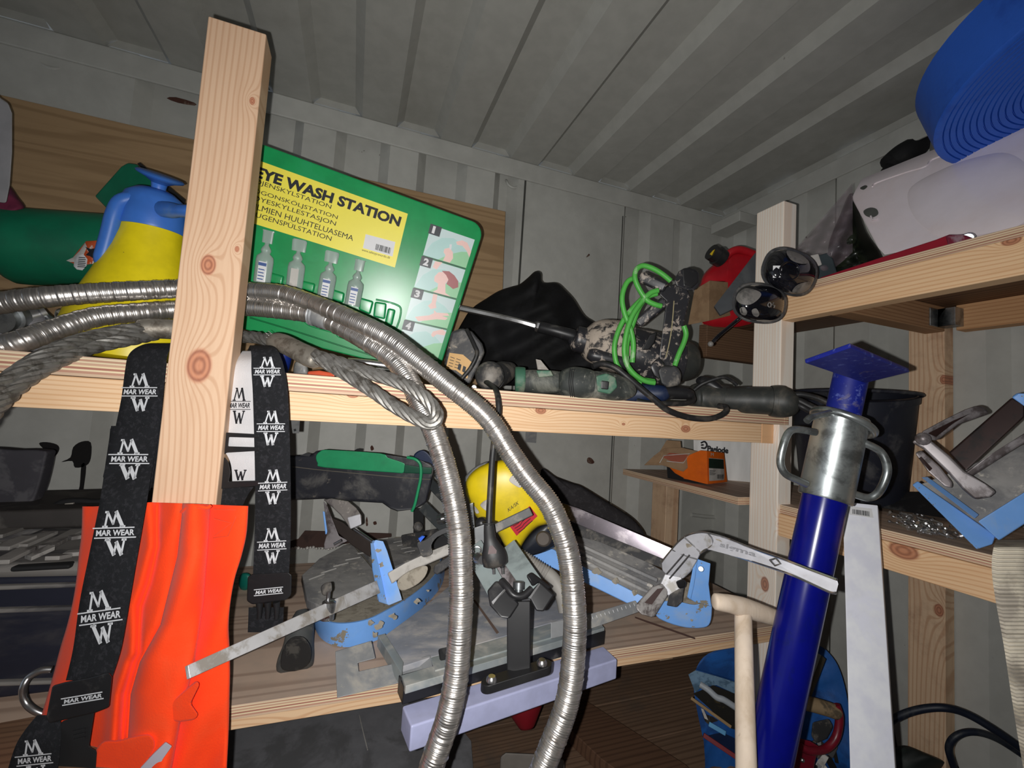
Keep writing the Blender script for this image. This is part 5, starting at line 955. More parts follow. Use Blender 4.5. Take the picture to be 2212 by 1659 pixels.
part(t, 'adjust_rod', M().tube(pd([(722, 1176, .86), (738, 1167, .86)], 2), .003, 8), steel)
slab(t, 'fence_arm', [(836, 1238, .80), (872, 1218, .80), (930, 1190, .81), (985, 1168, .82), (985, 1192, .82), (935, 1214, .81), (880, 1238, .80), (846, 1262, .795)], 1, .018, mat('fence_pale', (188, 184, 178), .6, .1, c2=(150, 146, 140), sc=18), .003)
slab(t, 'fence_disc', smooth([(858, 1256, .79), (876, 1238, .79), (905, 1224, .79), (924, 1224, .79), (918, 1246, .785), (896, 1266, .785), (866, 1276, .785)], 3, True), 1, .01, mud, .002)
slab(t, 'black_lever', smooth([(901, 1172, .79), (918, 1166, .79), (944, 1147, .79), (972, 1137, .79), (975, 1147, .79), (945, 1160, .79), (932, 1178, .785), (934, 1196, .78), (914, 1204, .78), (904, 1188, .785)], 3, True), 1, .014, dusty, .003); slab(t, 'stop_block', [(938, 1222, .775), (975, 1196, .775), (984, 1206, .77), (980, 1216, .77), (944, 1242, .77), (936, 1236, .77)], 1, .02, dusty, .002)
part(t, 'blue_tip', M().prism(pts_d([(904, 1164), (912, 1158), (918, 1159), (908, 1171)], .785), (0, .004, 0)), mat('tip_blue', (60, 110, 230), .4))
t2 = thing('measuring_bar', 'long dull aluminium bar poking out past the trousers, clamped over the blue cutter', 'bar', WD(620, 1360, .66))
barpx(t2, 'bar', (408, 1451), (818, 1267), .490, .79, 27, .006, mat('bar_alu', (206, 206, 208), .4, .3, c2=(164, 158, 150), sc=30, lo=.45, hi=.6), .0008)
part(t2, 'clamp_cylinder', M().lathe(WD(706, 1338, .685), WD(712, 1296, .69), [(0, 0), (0, .0105), (.9, .0105), (1, .007), (1, 0)], 20), steel); part(t2, 'clamp_screw', M().lathe(WD(708, 1300, .69), WD(710, 1278, .69), [(0, .003), (1, .003)], 10), steel)
slab(t2, 'knob', [(692, 1268, .70), (700, 1260, .70), (716, 1256, .695), (718, 1276, .69), (706, 1288, .69), (696, 1286, .695)], 1, .014, dusty, .003); slab(t2, 'foot_plate', [(686, 1310, .69), (700, 1312, .68), (712, 1334, .675), (702, 1338, .675), (692, 1322, .685)], 1, .006, mat('rust_dark', (72, 48, 42), .7))
# chop saw
t = thing('chop_saw', 'black saw body with bright green side cover hanging over the left tile cutter', 'mitre saw', WZ(900, 1170, ZL))
sawb = mat('saw_black', (42, 43, 50), .45, c2=(100, 98, 96), sc=14, lo=.48, hi=.7, c3=(110, 104, 98), sc3=60, lo3=.64, hi3=.72); sawg = mat('saw_green', (44, 156, 104), .4, c2=(54, 128, 92), sc=16, lo=.5, hi=.8)
slab(t, 'motor_body', [(560, 984, 1.0), (672, 982, 1.0), (682, 974, 1.0), (706, 970, 1.0), (824, 978, 1.0), (906, 993, 1.0), (934, 1001, 1.02), (939, 1013, 1.02), (932, 1048, 1.02), (922, 1087, 1.02), (893, 1101, 1.0), (859, 1105, .995), (843, 1099, .995), (826, 1087, 1.0), (754, 1083, 1.0), (698, 1078, 1.0), (560, 1084, 1.0)], 1, .09, sawb, .008)
slab(t, 'green_cover', smooth([(682, 986), (691, 975), (712, 971.5), (822, 979), (838, 988), (868, 998), (875, 1004), (872, 1021), (848, 1021), (700, 1010), (686, 1001)], 3, True), .996, .02, sawg, .004)
slab(t, 'dark_green_end', [(874, 1003), (905, 1008), (934, 1010), (932, 1024), (872, 1022)], .994, .01, mat('saw_dkgreen', (20, 76, 56), .4), .002); part(t, 'green_strap', M().tube(pd([(880, 988, .99), (897, 992, .985), (908, 1004, .985), (909, 1030, .985), (903, 1060, .985), (896, 1090, .985), (890, 1104, .99)], 5), .0035, 8), sawg)
part(t, 'seam', M().tube(pd([(632, 1008, .998), (700, 1016, .994), (850, 1030, .993), (930, 1036, .995)], 4), .0011, 6), mat('seam_grey', (104, 98, 90), .7)); slab(t, 'navy_knob', smooth([(894, 990), (898, 978), (912, 972), (926, 980), (938, 1002), (920, 1010)], 3, True), 1.06, .02, navy, .004); slab(t, 'rear_tab', [(648, 984), (662, 978), (672, 980), (668, 986)], 1.0, .01, dusty); slab(t, 'top_lug', [(765, 973), (772, 969), (782, 970), (781, 977)], 1.0, .01, blackm, .001)
for a, b, d1, d2, w_ in (((912, 1092), (992, 1172), 1.04, .98, 24), ((926, 1040), (985, 1102), 1.06, 1.0, 20), ((940, 1020), (972, 1075), 1.03, .98, 10), ((985, 1100), (1010, 1180), 1.0, .95, 20)): barpx(t, 'pivot_arm', a, b, d1, d2, w_, .02, mat('arm_grey', (64, 68, 70), .55, .3, c2=(96, 96, 94), sc=20), .002)
slab(t, 'stand_post', [(893, 1098, 1.08), (915, 1098, 1.08), (915, 1162, 1.08), (893, 1162, 1.08)], 1, .02, blackm, .002); slab(t, 'stand_foot', [(866, 1156, 1.05), (940, 1142, 1.05), (1010, 1160, 1.0), (1000, 1190, .98), (870, 1180, 1.02)], 1, .03, dusty, .003); part(t, 'pivot_bolt', M().lathe(WD(950, 1122, .985), WD(966, 1118, .975), [(0, 0), (0, .012), (.6, .012), (.62, .007), (1, .007), (1, 0)], 18), steel); part(t, 'knob', M().ball(WD(903, 1138, 1.03), .012, 14), dusty)
# brown block at the back wall of the lower shelf
t = thing('timber_block', 'dark brown timber block against the back wall left of the chop saw', 'timber', WD(650, 1180, 1.2)); slab(t, 'block', [(560, 1143, 1.22), (700, 1147, 1.24), (846, 1152, 1.28), (846, 1160, 1.27), (700, 1182, 1.2), (560, 1188, 1.18)], 1, .05, mat('block_brown', (72, 52, 46), .8, c2=(54, 38, 34), sc=14), .002)
m = M()
for i in range(16): m.ball(WD(625 + i * 6.5, 1184 + random.uniform(-2, 2), 1.17), random.uniform(.002, .005), 6)
o = part(t, 'mortar_crumbs', m, offw); o['kind'] = 'stuff'
single('teal_cap', pill([(516, 1250), (524, 1238), (540, 1240), (545, 1262), (530, 1276), (518, 1270)], depth(WZ(530, 1274, ZL)), .01), mat('teal', (12, 110, 96), .5), 'small teal green object between the trousers and the right brace', 'cap')
# yellow vacuum
yv = mat('vac_yellow', (232, 204, 24), .38, c2=(216, 190, 30), sc=8, c3=(126, 112, 58), sc3=9, lo3=.66, hi3=.74)
t = thing('vacuum_cleaner', 'yellow rounded machine housing with a red sticker standing behind the hanging plug', 'vacuum cleaner', WD(1120, 1210, .95))
yb = [(1006, 1062), (1008, 1036), (1027, 1014), (1052, 1001), (1075, 995), (1099, 994), (1130, 1006), (1158, 1040), (1180, 1090), (1186, 1128), (1163, 1137), (1147, 1150), (1133, 1168), (1122, 1187), (1107, 1204), (1090, 1180), (1075, 1152), (1040, 1126), (1024, 1110), (1012, 1080)]
part(t, 'housing', pill([(u, v, .90) for u, v in yb], .90, .03, .10, 14, 0, k=3, pw=.42), yv)
part(t, 'dark_base', pill([(1150, 1150), (1175, 1132), (1195, 1128), (1206, 1160), (1196, 1182), (1165, 1196), (1118, 1206), (1124, 1186), (1136, 1166)], .91, .015, .06, 8, 0, k=3), mat('vac_navy', (34, 38, 48), .4)); part(t, 'top_edge', pill([(1001, 1050), (1006, 1028), (1030, 1006), (1056, 996), (1040, 1012), (1016, 1034)], .955, .01, .03, 6, 0, k=3), dsteel)
part(t, 'wheel', M().lathe(WD(1176, 1164, .90), WD(1173, 1164, .878), [(0, 0), (0, .0155), (.8, .0155), (1, .012), (1, 0)], 24), mat('wheel_grey', (88, 80, 74), .7))
for q in ([(1100, 1036), (1108, 1026), (1115, 1028), (1127, 1045), (1127, 1052), (1120, 1053), (1104, 1043)], [(1037, 1090), (1052, 1079), (1056, 1090), (1053, 1104), (1045, 1100)], [(1023, 1094), (1028, 1096), (1035, 1107), (1028, 1109)]): slab(t, 'white_badge', smooth(q, 3, True), .868, .006, offw, .001)
O = WD(1098, 1106, .8665); text(t, 'KA/SK', O, WD(1122, 1088, .8665) - O, WD(1095, 1099, .8665) - O, ink, off=.001, shear=.3)
rs_ = slab(t, 'red_sticker', [(1099.5, 1135), (1144, 1093), (1161, 1115), (1116, 1157.5)], .866, .0012, mat('sticker_red', (196, 32, 50), .5)); m = M()
for i in range(4): m.tube(pd([(1108 + i * 4, 1137 + i * 4.5, .8655), (1120 + i * 4, 1130 + i * 4, .8655), (1124 + i * 4, 1122 + i * 5, .8655), (1138 + i * 4, 1110 + i * 5, .8655)], 2), .0007, 4)
part(rs_, 'handwriting', m, ink)
single('black_sheet', pill([(1168, 1016), (1200, 1030), (1235, 1043), (1256, 1050), (1300, 1077), (1350, 1108), (1376, 1130), (1393, 1158), (1385, 1185), (1280, 1190), (1180, 1120)], 1.18, .03, .04, 14, .006, 2), mat('black_felt', (50, 48, 50), .95, c2=(60, 58, 60), sc=90, spec=.1), 'dark grey felt-like sheet humped behind the right tile cutter', 'cloth')
# right tile cutter
t = thing('tile_cutter', 'long light blue tile cutter with polished rail and aluminium handle, by the corner post', 'tile cutter', WZ(1480, 1355, ZL))
slab(t, 'bed_side', [(1140, 1178, .98), (1195, 1186, .97), (1256, 1222, .93), (1330, 1258, .90), (1417, 1303, .86), (1417, 1330, .855), (1352, 1302, .88), (1262, 1258, .92), (1190, 1225, .95), (1145, 1203, .97)], 1, .01, blu, .002)
slab(t, 'bed_top', [(1180, 1140, 1.08), (1228, 1150, 1.06), (1300, 1172, 1.02), (1400, 1215, .97), (1462, 1250, .93), (1445, 1295, .86), (1416, 1306, .862), (1330, 1260, .902), (1256, 1225, .932), (1180, 1185, .975)], 1, .012, cpad, .001)
for i, (u0, v0, u1, v1) in enumerate(((1240, 1172, 1420, 1254), (1246, 1190, 1410, 1268), (1252, 1208, 1400, 1280))): part(t, 'bed_ridge', M().tube(pd([(u0, v0, 1.005 - i * .022), (u1, v1, .905 - i * .012)], 2), .0045, 8), cpad)
slab(t, 'black_panel', [(1228, 1128, 1.06), (1300, 1146, 1.04), (1440, 1206, .97), (1444, 1232, .96), (1400, 1216, .975), (1300, 1174, 1.02), (1232, 1152, 1.05)], 1, .01, dusty, .001)
slab(t, 'polished_rail', [(1205, 1083, 1.04), (1250, 1098, 1.03), (1452, 1184, .93), (1436, 1210, .925), (1232, 1126, 1.03), (1205, 1112, 1.04)], 1, .018, mat('rail_polish', (150, 142, 150), .22, .75, c2=(184, 176, 174), sc=9, lo=.5, hi=.8, r2=.6), .0015)
eb = [(1417, 1304), (1440, 1298), (1470, 1300), (1500, 1306), (1534, 1300), (1538, 1320), (1534, 1346), (1520, 1356), (1482, 1356), (1442, 1345), (1417, 1330)]
slab(t, 'blue_end', [(u, v, .845) for u, v in smooth(eb, 3, True)], 1, .05, blu, .004)
slab(t, 'end_top', [(1416, 1302, .86), (1462, 1250, .92), (1500, 1262, .91), (1538, 1306, .86), (1500, 1310, .85), (1440, 1304, .85)], 1, .006, mud, .001)
slab(t, 'upright_bracket', [(1503, 1206), (1535, 1217), (1531, 1262), (1537, 1311), (1500, 1300), (1484, 1290), (1492, 1256)], .835, .006, blu, .0015); slab(t, 'bracket_web', [(1500, 1208), (1507, 1208), (1500, 1262), (1492, 1296), (1484, 1290), (1491, 1256)], .83, .014, blu, .0015); part(t, 'bolt', M().lathe(WD(1514, 1229, .826), WD(1515, 1229, .838), [(0, .001), (0, .0045), (.4, .0055), (1, .0055)], 12), zinc)
hp = [(1429, 1213, .84), (1440, 1198, .84), (1460, 1174, .835), (1478, 1158, .83), (1498, 1150, .82), (1522, 1148, .81), (1552, 1155, .795), (1581, 1165, .78), (1631, 1185, .70), (1700, 1209, .62), (1760, 1232, .58), (1808, 1250, .552), (1813, 1262, .549), (1806, 1283, .549), (1792, 1281, .558), (1740, 1257, .592), (1700, 1240, .62), (1631, 1217, .70), (1581, 1201, .78), (1545, 1189, .80), (1526, 1188, .805), (1512, 1198, .812), (1504, 1214, .818), (1492, 1235, .825), (1476, 1250, .83), (1448, 1250, .835), (1430, 1232, .84)]
hc_ = slab(t, 'handle_casting', hp, 1, .016, alu, .003)
cu_, cv_, cd_ = 1470, 1200, .83
rim = lambda pts, nm='raised_rib': part(hc_, nm, M().tube(pd(pts, 4), .0017, 6), steel)
rim([(p[0], p[1] + 2, p[2] - .0025) for p in hp[:12]]); rim([(p[0], p[1] - 2, p[2] - .0025) for p in hp[13:22]]); rim([(1530, 1153, .803), (1540, 1166, .80), (1536, 1180, .80), (1512, 1197, .808)]); rim([(1452, 1188, .834), (1480, 1200, .824), (1506, 1208, .814)]); rim([(1440, 1240, .835), (1466, 1210, .828), (1478, 1196, .824)]); rim([(1446, 1250, .832), (1470, 1222, .826), (1490, 1198, .82)]); rim([(1478, 1160, .827), (1500, 1180, .815), (1514, 1194, .808)])
for q in ([(1546, 1164, .797), (1560, 1170, .790), (1552, 1180, .794)], [(1482, 1174, .820), (1495, 1178, .816), (1486, 1186, .82)]): slab(hc_, 'worn_patch', smooth(q, 3, True), 1, .001, mud)
O = WD(1556, 1184, .775); text(hc_, 'sigma', O, WD(1634, 1207, .69) - O, WD(1558, 1172, .775) - O, mat('raised_letters', (206, 208, 216), .4, .4), bold=.02, off=.002)
part(hc_, 'diamond_mark', M().tube(pd([(1663, 1210, .655), (1676, 1206, .642), (1686, 1218, .631), (1674, 1222, .643), (1663, 1210, .655)], 1), .0013, 6), steel)
slab(t, 'lower_link', [(1436, 1240, .835), (1472, 1246, .828), (1476, 1268, .822), (1452, 1290, .82), (1438, 1284, .825), (1426, 1262, .835)], 1, .012, alu, .002)
slab(t, 'breaker_foot', [(1373, 1306, .80), (1408, 1268, .83), (1434, 1257, .835), (1446, 1268, .83), (1442, 1288, .82), (1412, 1335, .79), (1386, 1328, .79), (1374, 1318, .795)], 1, .02, mat('foot_cast', (182, 178, 176), .45, .25, c2=(100, 92, 90), sc=24, lo=.48, hi=.62), .004); slab(t, 'foot_inset', [(1392, 1302, .795), (1420, 1272, .822), (1434, 1270, .824), (1408, 1306, .80)], 1, .002, mat('foot_rust', (110, 92, 90), .5, .5))
slab(t, 'black_knob', [(1459, 1256), (1474, 1250), (1483, 1257), (1480, 1270), (1466, 1272)], .808, .012, black, .003); slab(t, 'carriage_side', [(1446, 1284, .82), (1466, 1272, .815), (1478, 1268, .815), (1474, 1300, .815), (1462, 1312, .815), (1440, 1308, .82)], 1, .014, dusty, .002)
for i, (u, v, d, r_) in enumerate(((1398, 1286, .857, 10), (1330, 1252, .888, 16), (1290, 1236, .905, 14), (1482, 1326, .838, 4), (1494, 1340, .838, 5), (1370, 1280, .868, 12), (1440, 1296, .85, 9))): mudpatch(t, u, v, d, r_, 20 + i)
single('steel_strip', M().bar(WZ(1384, 1338, ZL + .004), WZ(1487, 1374, ZL + .004), V((.014, -.024, 0)), V((0, 0, .004))), mat('rusty_strip', (78, 56, 50), .6, .3), 'rusty brown flat steel strip sticking out under the right tile cutter', 'steel strip', bev=.0005)
# ribbed grey hose
t = thing('ribbed_hose', 'short light grey ribbed plastic hose emerging under the yellow machine', 'hose', WD(1170, 1260, .86))
P, Ln = resample(pd([(1100, 1188, .90), (1130, 1204, .885), (1160, 1224, .87), (1192, 1246, .855), (1212, 1280, .84), (1222, 1320, .83)], 8), .0008)
part(t, 'hose', M().tube(P, [(.0125 + .0016 * math.cos(2 * math.pi * i * .0008 / .0052) * (i < len(P) * .55) + .003 * max(0, (i / len(P) - .5))) for i in range(len(P))], 18), mat('hose_grey', (158, 154, 148), .6), ang=80)
# tile saw table in front
lil = mat('lilac_paint', (186, 190, 226), .4, c2=(174, 176, 204), sc=7, lo=.5, hi=.8, c3=(120, 116, 112), sc3=20, lo3=.68, hi3=.75)
t = thing('tile_saw_table', 'tile saw table with lilac base rail and black clamp, overhanging the lower shelf', 'saw table', WZ(1000, 1420, ZL))
zl = ZL + .001; A, B = WZ(888, 1569, zl), WZ(1334, 1424, zl); A2, B2 = WZ(869, 1524, zl), WZ(1303, 1395, zl)
part(t, 'base_rail', M().prism([A, B, B2, A2], (0, 0, -.036)), lil, .003)
zk = zl + .032
part(t, 'black_channel', M().prism([WZ(869, 1523, zl + .0005), WZ(1306, 1392, zl + .0005), WZ(1290, 1372, zl + .0005), WZ(858, 1496, zl + .0005)], (0, 0, .026)), black, .001)
stl = mat('table_edge_steel', (172, 180, 180), .4, .35, c2=(196, 192, 184), sc=14, lo=.45, hi=.7, r2=.8)
part(t, 'front_rail', M().prism([WZ(876, 1482, zk), WZ(1306, 1356, zk), WZ(1290, 1336, zk), WZ(868, 1458, zk)], (0, 0, -.012)), stl, .001); part(t, 'top_strip', M().prism([WZ(940, 1448, zk + .002), WZ(1300, 1346, zk + .002), WZ(1276, 1322, zk + .002), WZ(930, 1420, zk + .002)], (0, 0, -.004)), stl, .001)
tabm = mat('wet_table_steel', (160, 164, 174), .5, .05, c2=(204, 200, 198), sc=9, lo=.42, hi=.66, r2=.9, c3=(204, 200, 192), sc3=24, lo3=.58, hi3=.7, stretch=(1, 1.8, 1))
part(t, 'table_plate', M().prism([WZ(u, v, zk - .004) for u, v in ((832, 1372), (868, 1440), (930, 1420), (1256, 1326), (1215, 1278), (1130, 1240), (1000, 1240), (930, 1300))], (0, 0, -.01)), tabm, .001); part(t, 'side_rail', M().prism([WZ(u, v, zk) for u, v in ((816, 1372), (832, 1368), (872, 1430), (868, 1456), (858, 1440))], (0, 0, -.02)), stl, .001)
part(t, 'blade_slot', M().prism([WZ(u, v, zk - .0035) for u, v in ((1022, 1296), (1026, 1295), (1078, 1366), (1073, 1369))], (0, 0, -.002)), mat('slot_rust', (120, 100, 90), .8))
slab(t, 'square_arm', [(724, 1407, .70), (802, 1384, .73), (811, 1422, .715), (773, 1432, .705), (775, 1450, .695), (862, 1431, .715), (930, 1415, .73), (936, 1446, .715), (868, 1474, .69), (728, 1508, .655)], 1, .010, dsteel, .001, 'dusty steel try square'); slab(t, 'ruler', [(1190, 1344, .80), (1262, 1330, .82), (1372, 1297, .86), (1384, 1312, .855), (1380, 1322, .85), (1265, 1362, .80), (1190, 1380, .79)], 1, .008, dsteel, .001)
m = M()
for i in range(12): p = WD(1270 + i * 9, 1335 - i * 2.9, .8175 + i * .0035); q = WD(1272 + i * 9, 1341 - i * 2.9, .8155 + i * .0035); m.tube([p, q], .0006, 4)
part(t, 'ruler_marks', m, white)
for q in ([(946, 1402), (974, 1396), (978, 1422), (950, 1428)],): slab(t, 'black_stop', q, .70, .014, black, .003)
# clamp
slab(t, 'clamp_post', [(1095, 1306, .655), (1110, 1300, .65), (1146, 1298, .655), (1146, 1466, .63), (1110, 1476, .625), (1095, 1452, .635)], 1, .02, black, .002)
F0, F1 = WD(1056, 1470, .615), WD(1176, 1433, .64); dr = (F1 - F0).normalized(); sd = dr.cross(V((0, 0, 1))).normalized(); E = [F0 + sd * .011 * math.cos(a) - dr * .011 * math.sin(a) for a in [math.pi * k / 10 for k in range(11)]] + [F1 - sd * .011 * math.cos(a) + dr * .011 * math.sin(a) for a in [math.pi * k / 10 for k in range(11)]]
cf_ = part(t, 'clamp_foot', M().prism(E, (0, 0, -.012)), black, .001)
for u, v, d in ((1062, 1468, .612), (1171, 1432, .637)): p = WD(u, v, d); part(cf_, 'bolt', M().lathe(p + V((0, 0, -.002)), p + V((0, 0, .005)), [(0, .001), (0, .0078), (.5, .0078), (1, .005), (1, 0)], 16), steel)
gvs = mat('channel_galv', (160, 172, 172), .42, .4, c2=(128, 138, 138), sc=18, lo=.45, hi=.65)
barpx(t, 'channel_arm', (1020, 1178), (1082, 1290), .74, .665, 44, .016, gvs, .001); barpx(t, 'channel_arm', (1092, 1180), (1156, 1272), .74, .675, 46, .016, gvs, .001); barpx(t, 'channel_web', (1060, 1185), (1116, 1272), .75, .685, 30, .012, cgrey, .001)
slab(t, 'end_cap', [(1052, 1276, .655), (1071, 1254, .665), (1082, 1258, .665), (1122, 1304, .645), (1100, 1337, .63), (1082, 1334, .63), (1058, 1308, .64)], 1, .022, black, .003); slab(t, 'end_cap', [(1143, 1292, .65), (1148, 1276, .655), (1167, 1256, .665), (1198, 1285, .655), (1175, 1321, .64), (1158, 1320, .64)], 1, .022, black, .003); slab(t, 'end_cap', [(1136, 1243, .675), (1148, 1235, .68), (1192, 1268, .67), (1180, 1276, .665), (1164, 1258, .668), (1150, 1268, .67)], 1, .016, black, .003)
for q in ([(1062, 1300, .632), (1090, 1272, .645), (1092, 1276, .643), (1065, 1306, .63)], [(1143, 1290, .645), (1165, 1259, .655), (1167, 1263, .653), (1146, 1294, .643)]): slab(t, 'cap_edge', q, 1, .002, steel)
part(t, 'black_bridge', M().tube(pd([(1082, 1254, .665), (1096, 1270, .655), (1110, 1286, .648), (1130, 1287, .65), (1148, 1272, .658)], 4), .0055, 8), black); part(t, 'carriage_bolt', M().lathe(WD(1120, 1280, .66), WD(1121, 1255, .665), [(0, .006), (.3, .006), (.3, .009), (.9, .009), (1, .007), (1, 0)], 14), zinc)
barpx(t, 'fence_lever', (1052, 1150), (1148, 1104), .76, .78, 19, .012, mat('lever_grey', (92, 92, 92), .6, .3, c2=(120, 116, 110), sc=30), .002); slab(t, 'fence_plate', [(1024, 1140), (1060, 1128), (1056, 1170), (1026, 1182)], .77, .012, dsteel, .002)
part(t, 'spring_ring', M().tube([WD(1030 + 9 * math.cos(k * .3927), 1189 + 8 * math.sin(k * .3927), .72) for k in range(16)], .0014, 6, True), steel); part(t, 'pivot', M().lathe(WD(1034, 1206, .715), WD(1042, 1210, .70), [(0, 0), (0, .010), (.5, .010), (1, .007), (1, 0)], 16), steel); part(t, 'black_dial', M().ball(WD(1040, 1130, .79), .011, 14), black); slab(t, 'white_stay', [(1014, 1088), (1022, 1086), (1026, 1140), (1020, 1144)], .79, .006, zinc, .001)
# grey handled tool left on the shelf
t = thing('rubber_grip_tool', 'grey tool grip with black oval end lying before the blue cutter', 'tool', WZ(640, 1440, ZL))
body(t, 'grip', [(652, 1320, .78, 12), (650, 1350, .765, 26), (645, 1390, .745, 30), (640, 1420, .73, 36), (637, 1440, .72, 36), (636, 1450, .715, 26)], mat('grip_grey', (72, 74, 74), .6, c2=(98, 98, 94), sc=16)); slab(t, 'end_pad', smooth([(606, 1440), (610, 1405), (628, 1378), (655, 1376), (672, 1400), (668, 1432), (645, 1448), (620, 1450)], 3, True), .685, .006, mat('pad_black_dusty', (34, 34, 34), .6, c2=(70, 68, 64), sc=40), .003)
# ---------------- left part of the lower shelf ----------------
def slabY(root, name, pts, y, th, mt, bev=0, label=None): return part(root, name, M().prism([WY(u, v, y) for u, v in pts], (0, th, 0)), mt, bev, label)
t = thing('toolbox', 'dark navy dusty toolbox on the lower shelf behind the orange trousers', 'toolbox', WY(80, 1510, .86))
tb = mat('box_navy', (30, 32, 46), .5, c2=(62, 60, 64), sc=10, lo=.5, hi=.72, stretch=(.4, 1, 1.6)); td = mat('box_dusty_top', (128, 124, 120), .8, c2=(76, 74, 76), sc=12, lo=.45, hi=.6, stretch=(.4, 1, 1.6))
slabY(t, 'box', [(-120, 1246), (330, 1240), (330, 1478), (-120, 1530)], .84, .28, tb, .01); slabY(t, 'lid', [(-120, 1222), (330, 1212), (330, 1246), (-120, 1256)], .835, .29, td, .012)
for v in (1262, 1312, 1470): slabY(t, 'moulding', [(-120, v + 8), (330, v - 6), (330, v + 2), (-120, v + 18)], .832, .01, td, .002)
slabY(t, 'handle_recess', [(20, 1226), (150, 1220), (150, 1230), (20, 1237)], .828, .02, blackm, .003)
ps = thing('tile_spacers', 'pile of pale grey strips and wedges lying on the dark toolbox lid', 'strips', WY(90, 1180, .9)); sm = mat('strip_grey', (150, 146, 142), .6, c2=(104, 100, 98), sc=20)
rr = random.Random(11); ZT_ = WY(100, 1218, .835).z + .002
for (u0, v0, u1, v1, w_) in ((100, 1182, 168, 1146, 16), (112, 1206, 142, 1200, 14), (140, 1196, 190, 1192, 14), (0, 1185, 62, 1160, 20), (0, 1215, 60, 1185, 16), (40, 1180, 110, 1150, 18), (60, 1205, 112, 1182, 16), (-20, 1160, 40, 1140, 22), (150, 1162, 175, 1158, 12)): a_, b_ = WZ(u0, v0, ZT_ + rr.uniform(.004, .016)), WZ(u1, v1, ZT_ + rr.uniform(.004, .016)); part(ps, 'strip', M().bar(a_, b_, (b_ - a_).cross(V((0, 0, 1))).normalized() * w_ * .0012, (0, 0, .006)), sm, .001)
t = thing('dark_holdall', 'dark slate coloured bucket shape behind the toolbox at the left edge', 'bucket', WY(20, 1100, 1.1)); slabY(t, 'body', smooth([(-60, 980), (30, 972), (96, 974), (98, 990), (84, 1050), (66, 1090), (40, 1112), (-60, 1116)], 3, True), 1.08, .03, mat('slate_rubber', (62, 60, 66), .7, c2=(86, 84, 88), sc=18), .01)
t = thing('box_lids', 'dark stacked lids behind the toolbox at the left', 'lid', WY(80, 1130, 1.0)); slabY(t, 'lid', [(-100, 1108), (330, 1092), (330, 1136), (-100, 1150)], 1.0, .2, mat('lid_dark', (58, 54, 52), .7, c2=(84, 80, 76), sc=14), .006); slabY(t, 'lid', [(-100, 1146), (330, 1134), (330, 1166), (-100, 1176)], 1.12, .13, td, .006)
t = thing('handle_loop', 'dark cable and small label holder left of the front post', 'cable', WY(200, 1090, 1.05)); part(t, 'cable', M().tube([WY(*q, 1.05) for q in smooth([(118, 1094), (140, 1084), (175, 1082), (210, 1084), (290, 1078)], 5)], .006, 8), blackm); slabY(t, 'tag', [(140, 1088), (158, 1086), (158, 1094), (138, 1096)], 1.04, .004, offw)
t = thing('steel_hoop', 'bent bright steel rod hoop at the lower left beside the trousers', 'ring', WD(60, 1480, .56)); part(t, 'hoop', M().tube(pd([(112, 1446, .575), (88, 1448, .57), (64, 1462, .565), (52, 1480, .56), (50, 1500, .56), (58, 1520, .56), (78, 1536, .56), (110, 1548, .565)], 6), .0042, 12), steel)
slabs = thing('timber_board', 'brown rough board lying on the lower shelf at the bottom left', 'board', WZ(60, 1620, ZL)); slabZ(slabs, 'board', [(-200, 1640), (0, 1560), (330, 1500), (330, 1640), (60, 1720), (-200, 1800)], ZL + .018, .017, wood('rough_board', 0, 1, (128, 98, 76), (92, 68, 52), 180, (), 41, .8), .002)
# wall stains: scorched paint blots at the left
blot = mat('rust_blot', (16, 12, 12), .9); m = M()
for q in ([(84, 958), (100, 955), (122, 960), (128, 970), (120, 984), (104, 986), (98, 974)], [(158, 966), (176, 954), (196, 956), (196, 990), (186, 1006), (162, 1010), (156, 996), (132, 998), (152, 988)], [(176, 1004), (186, 1008), (180, 1060), (178, 1080), (164, 1080), (172, 1050)]): m.prism([WY(u, v, YW - .0008) for u, v in smooth(q, 3, True)], (0, .0006, 0))
struct('stain', m, blot, back)
m = M()
for q in ([(1268, 992), (1272, 988), (1278, 990), (1284, 998), (1280, 1002), (1270, 1000)], [(790, 1124), (793, 1116), (795, 1134), (791, 1136)], [(806, 1128), (812, 1126), (814, 1132), (808, 1134)], [(800, 966), (804, 962), (808, 970), (802, 974)], [(360, 212), (380, 210), (420, 222), (420, 228), (385, 222)], [(1272, 548), (1274, 552), (1266, 556)]): m.prism([WY(u, v, YW - .0008) for u, v in smooth(q, 2, True)], (0, .0006, 0))
struct('stain', m, mat('rust_stain', (74, 44, 34), .9, c2=(110, 90, 78), sc=60), back)
t = thing('beam_bracket', 'small perforated steel bracket below the upper beam, right of the right brace', 'bracket', WD(640, 930, .75)); slab(t, 'plate', [(628, 905), (648, 905), (646, 936), (632, 936)], .715, .002, zinc); part(t, 'hole', M().prism(pts_d([(634, 927), (639, 926), (640, 931), (635, 932)], .7135), (0, .0005, 0)), blackm)
struct('fixing_plate', M().prism([WY(u, v, YW - .002) for u, v in ((1136, 932), (1160, 933), (1158, 957), (1135, 955))], (0, .0015, 0)), dsteel, back)
struct('tie_bar', M().tube([WY(1494, 1112, YW - .004), WY(1525, 1116, YW - .006), WY(1640, 1122, YW - .006)], .007, 10), paint, back)
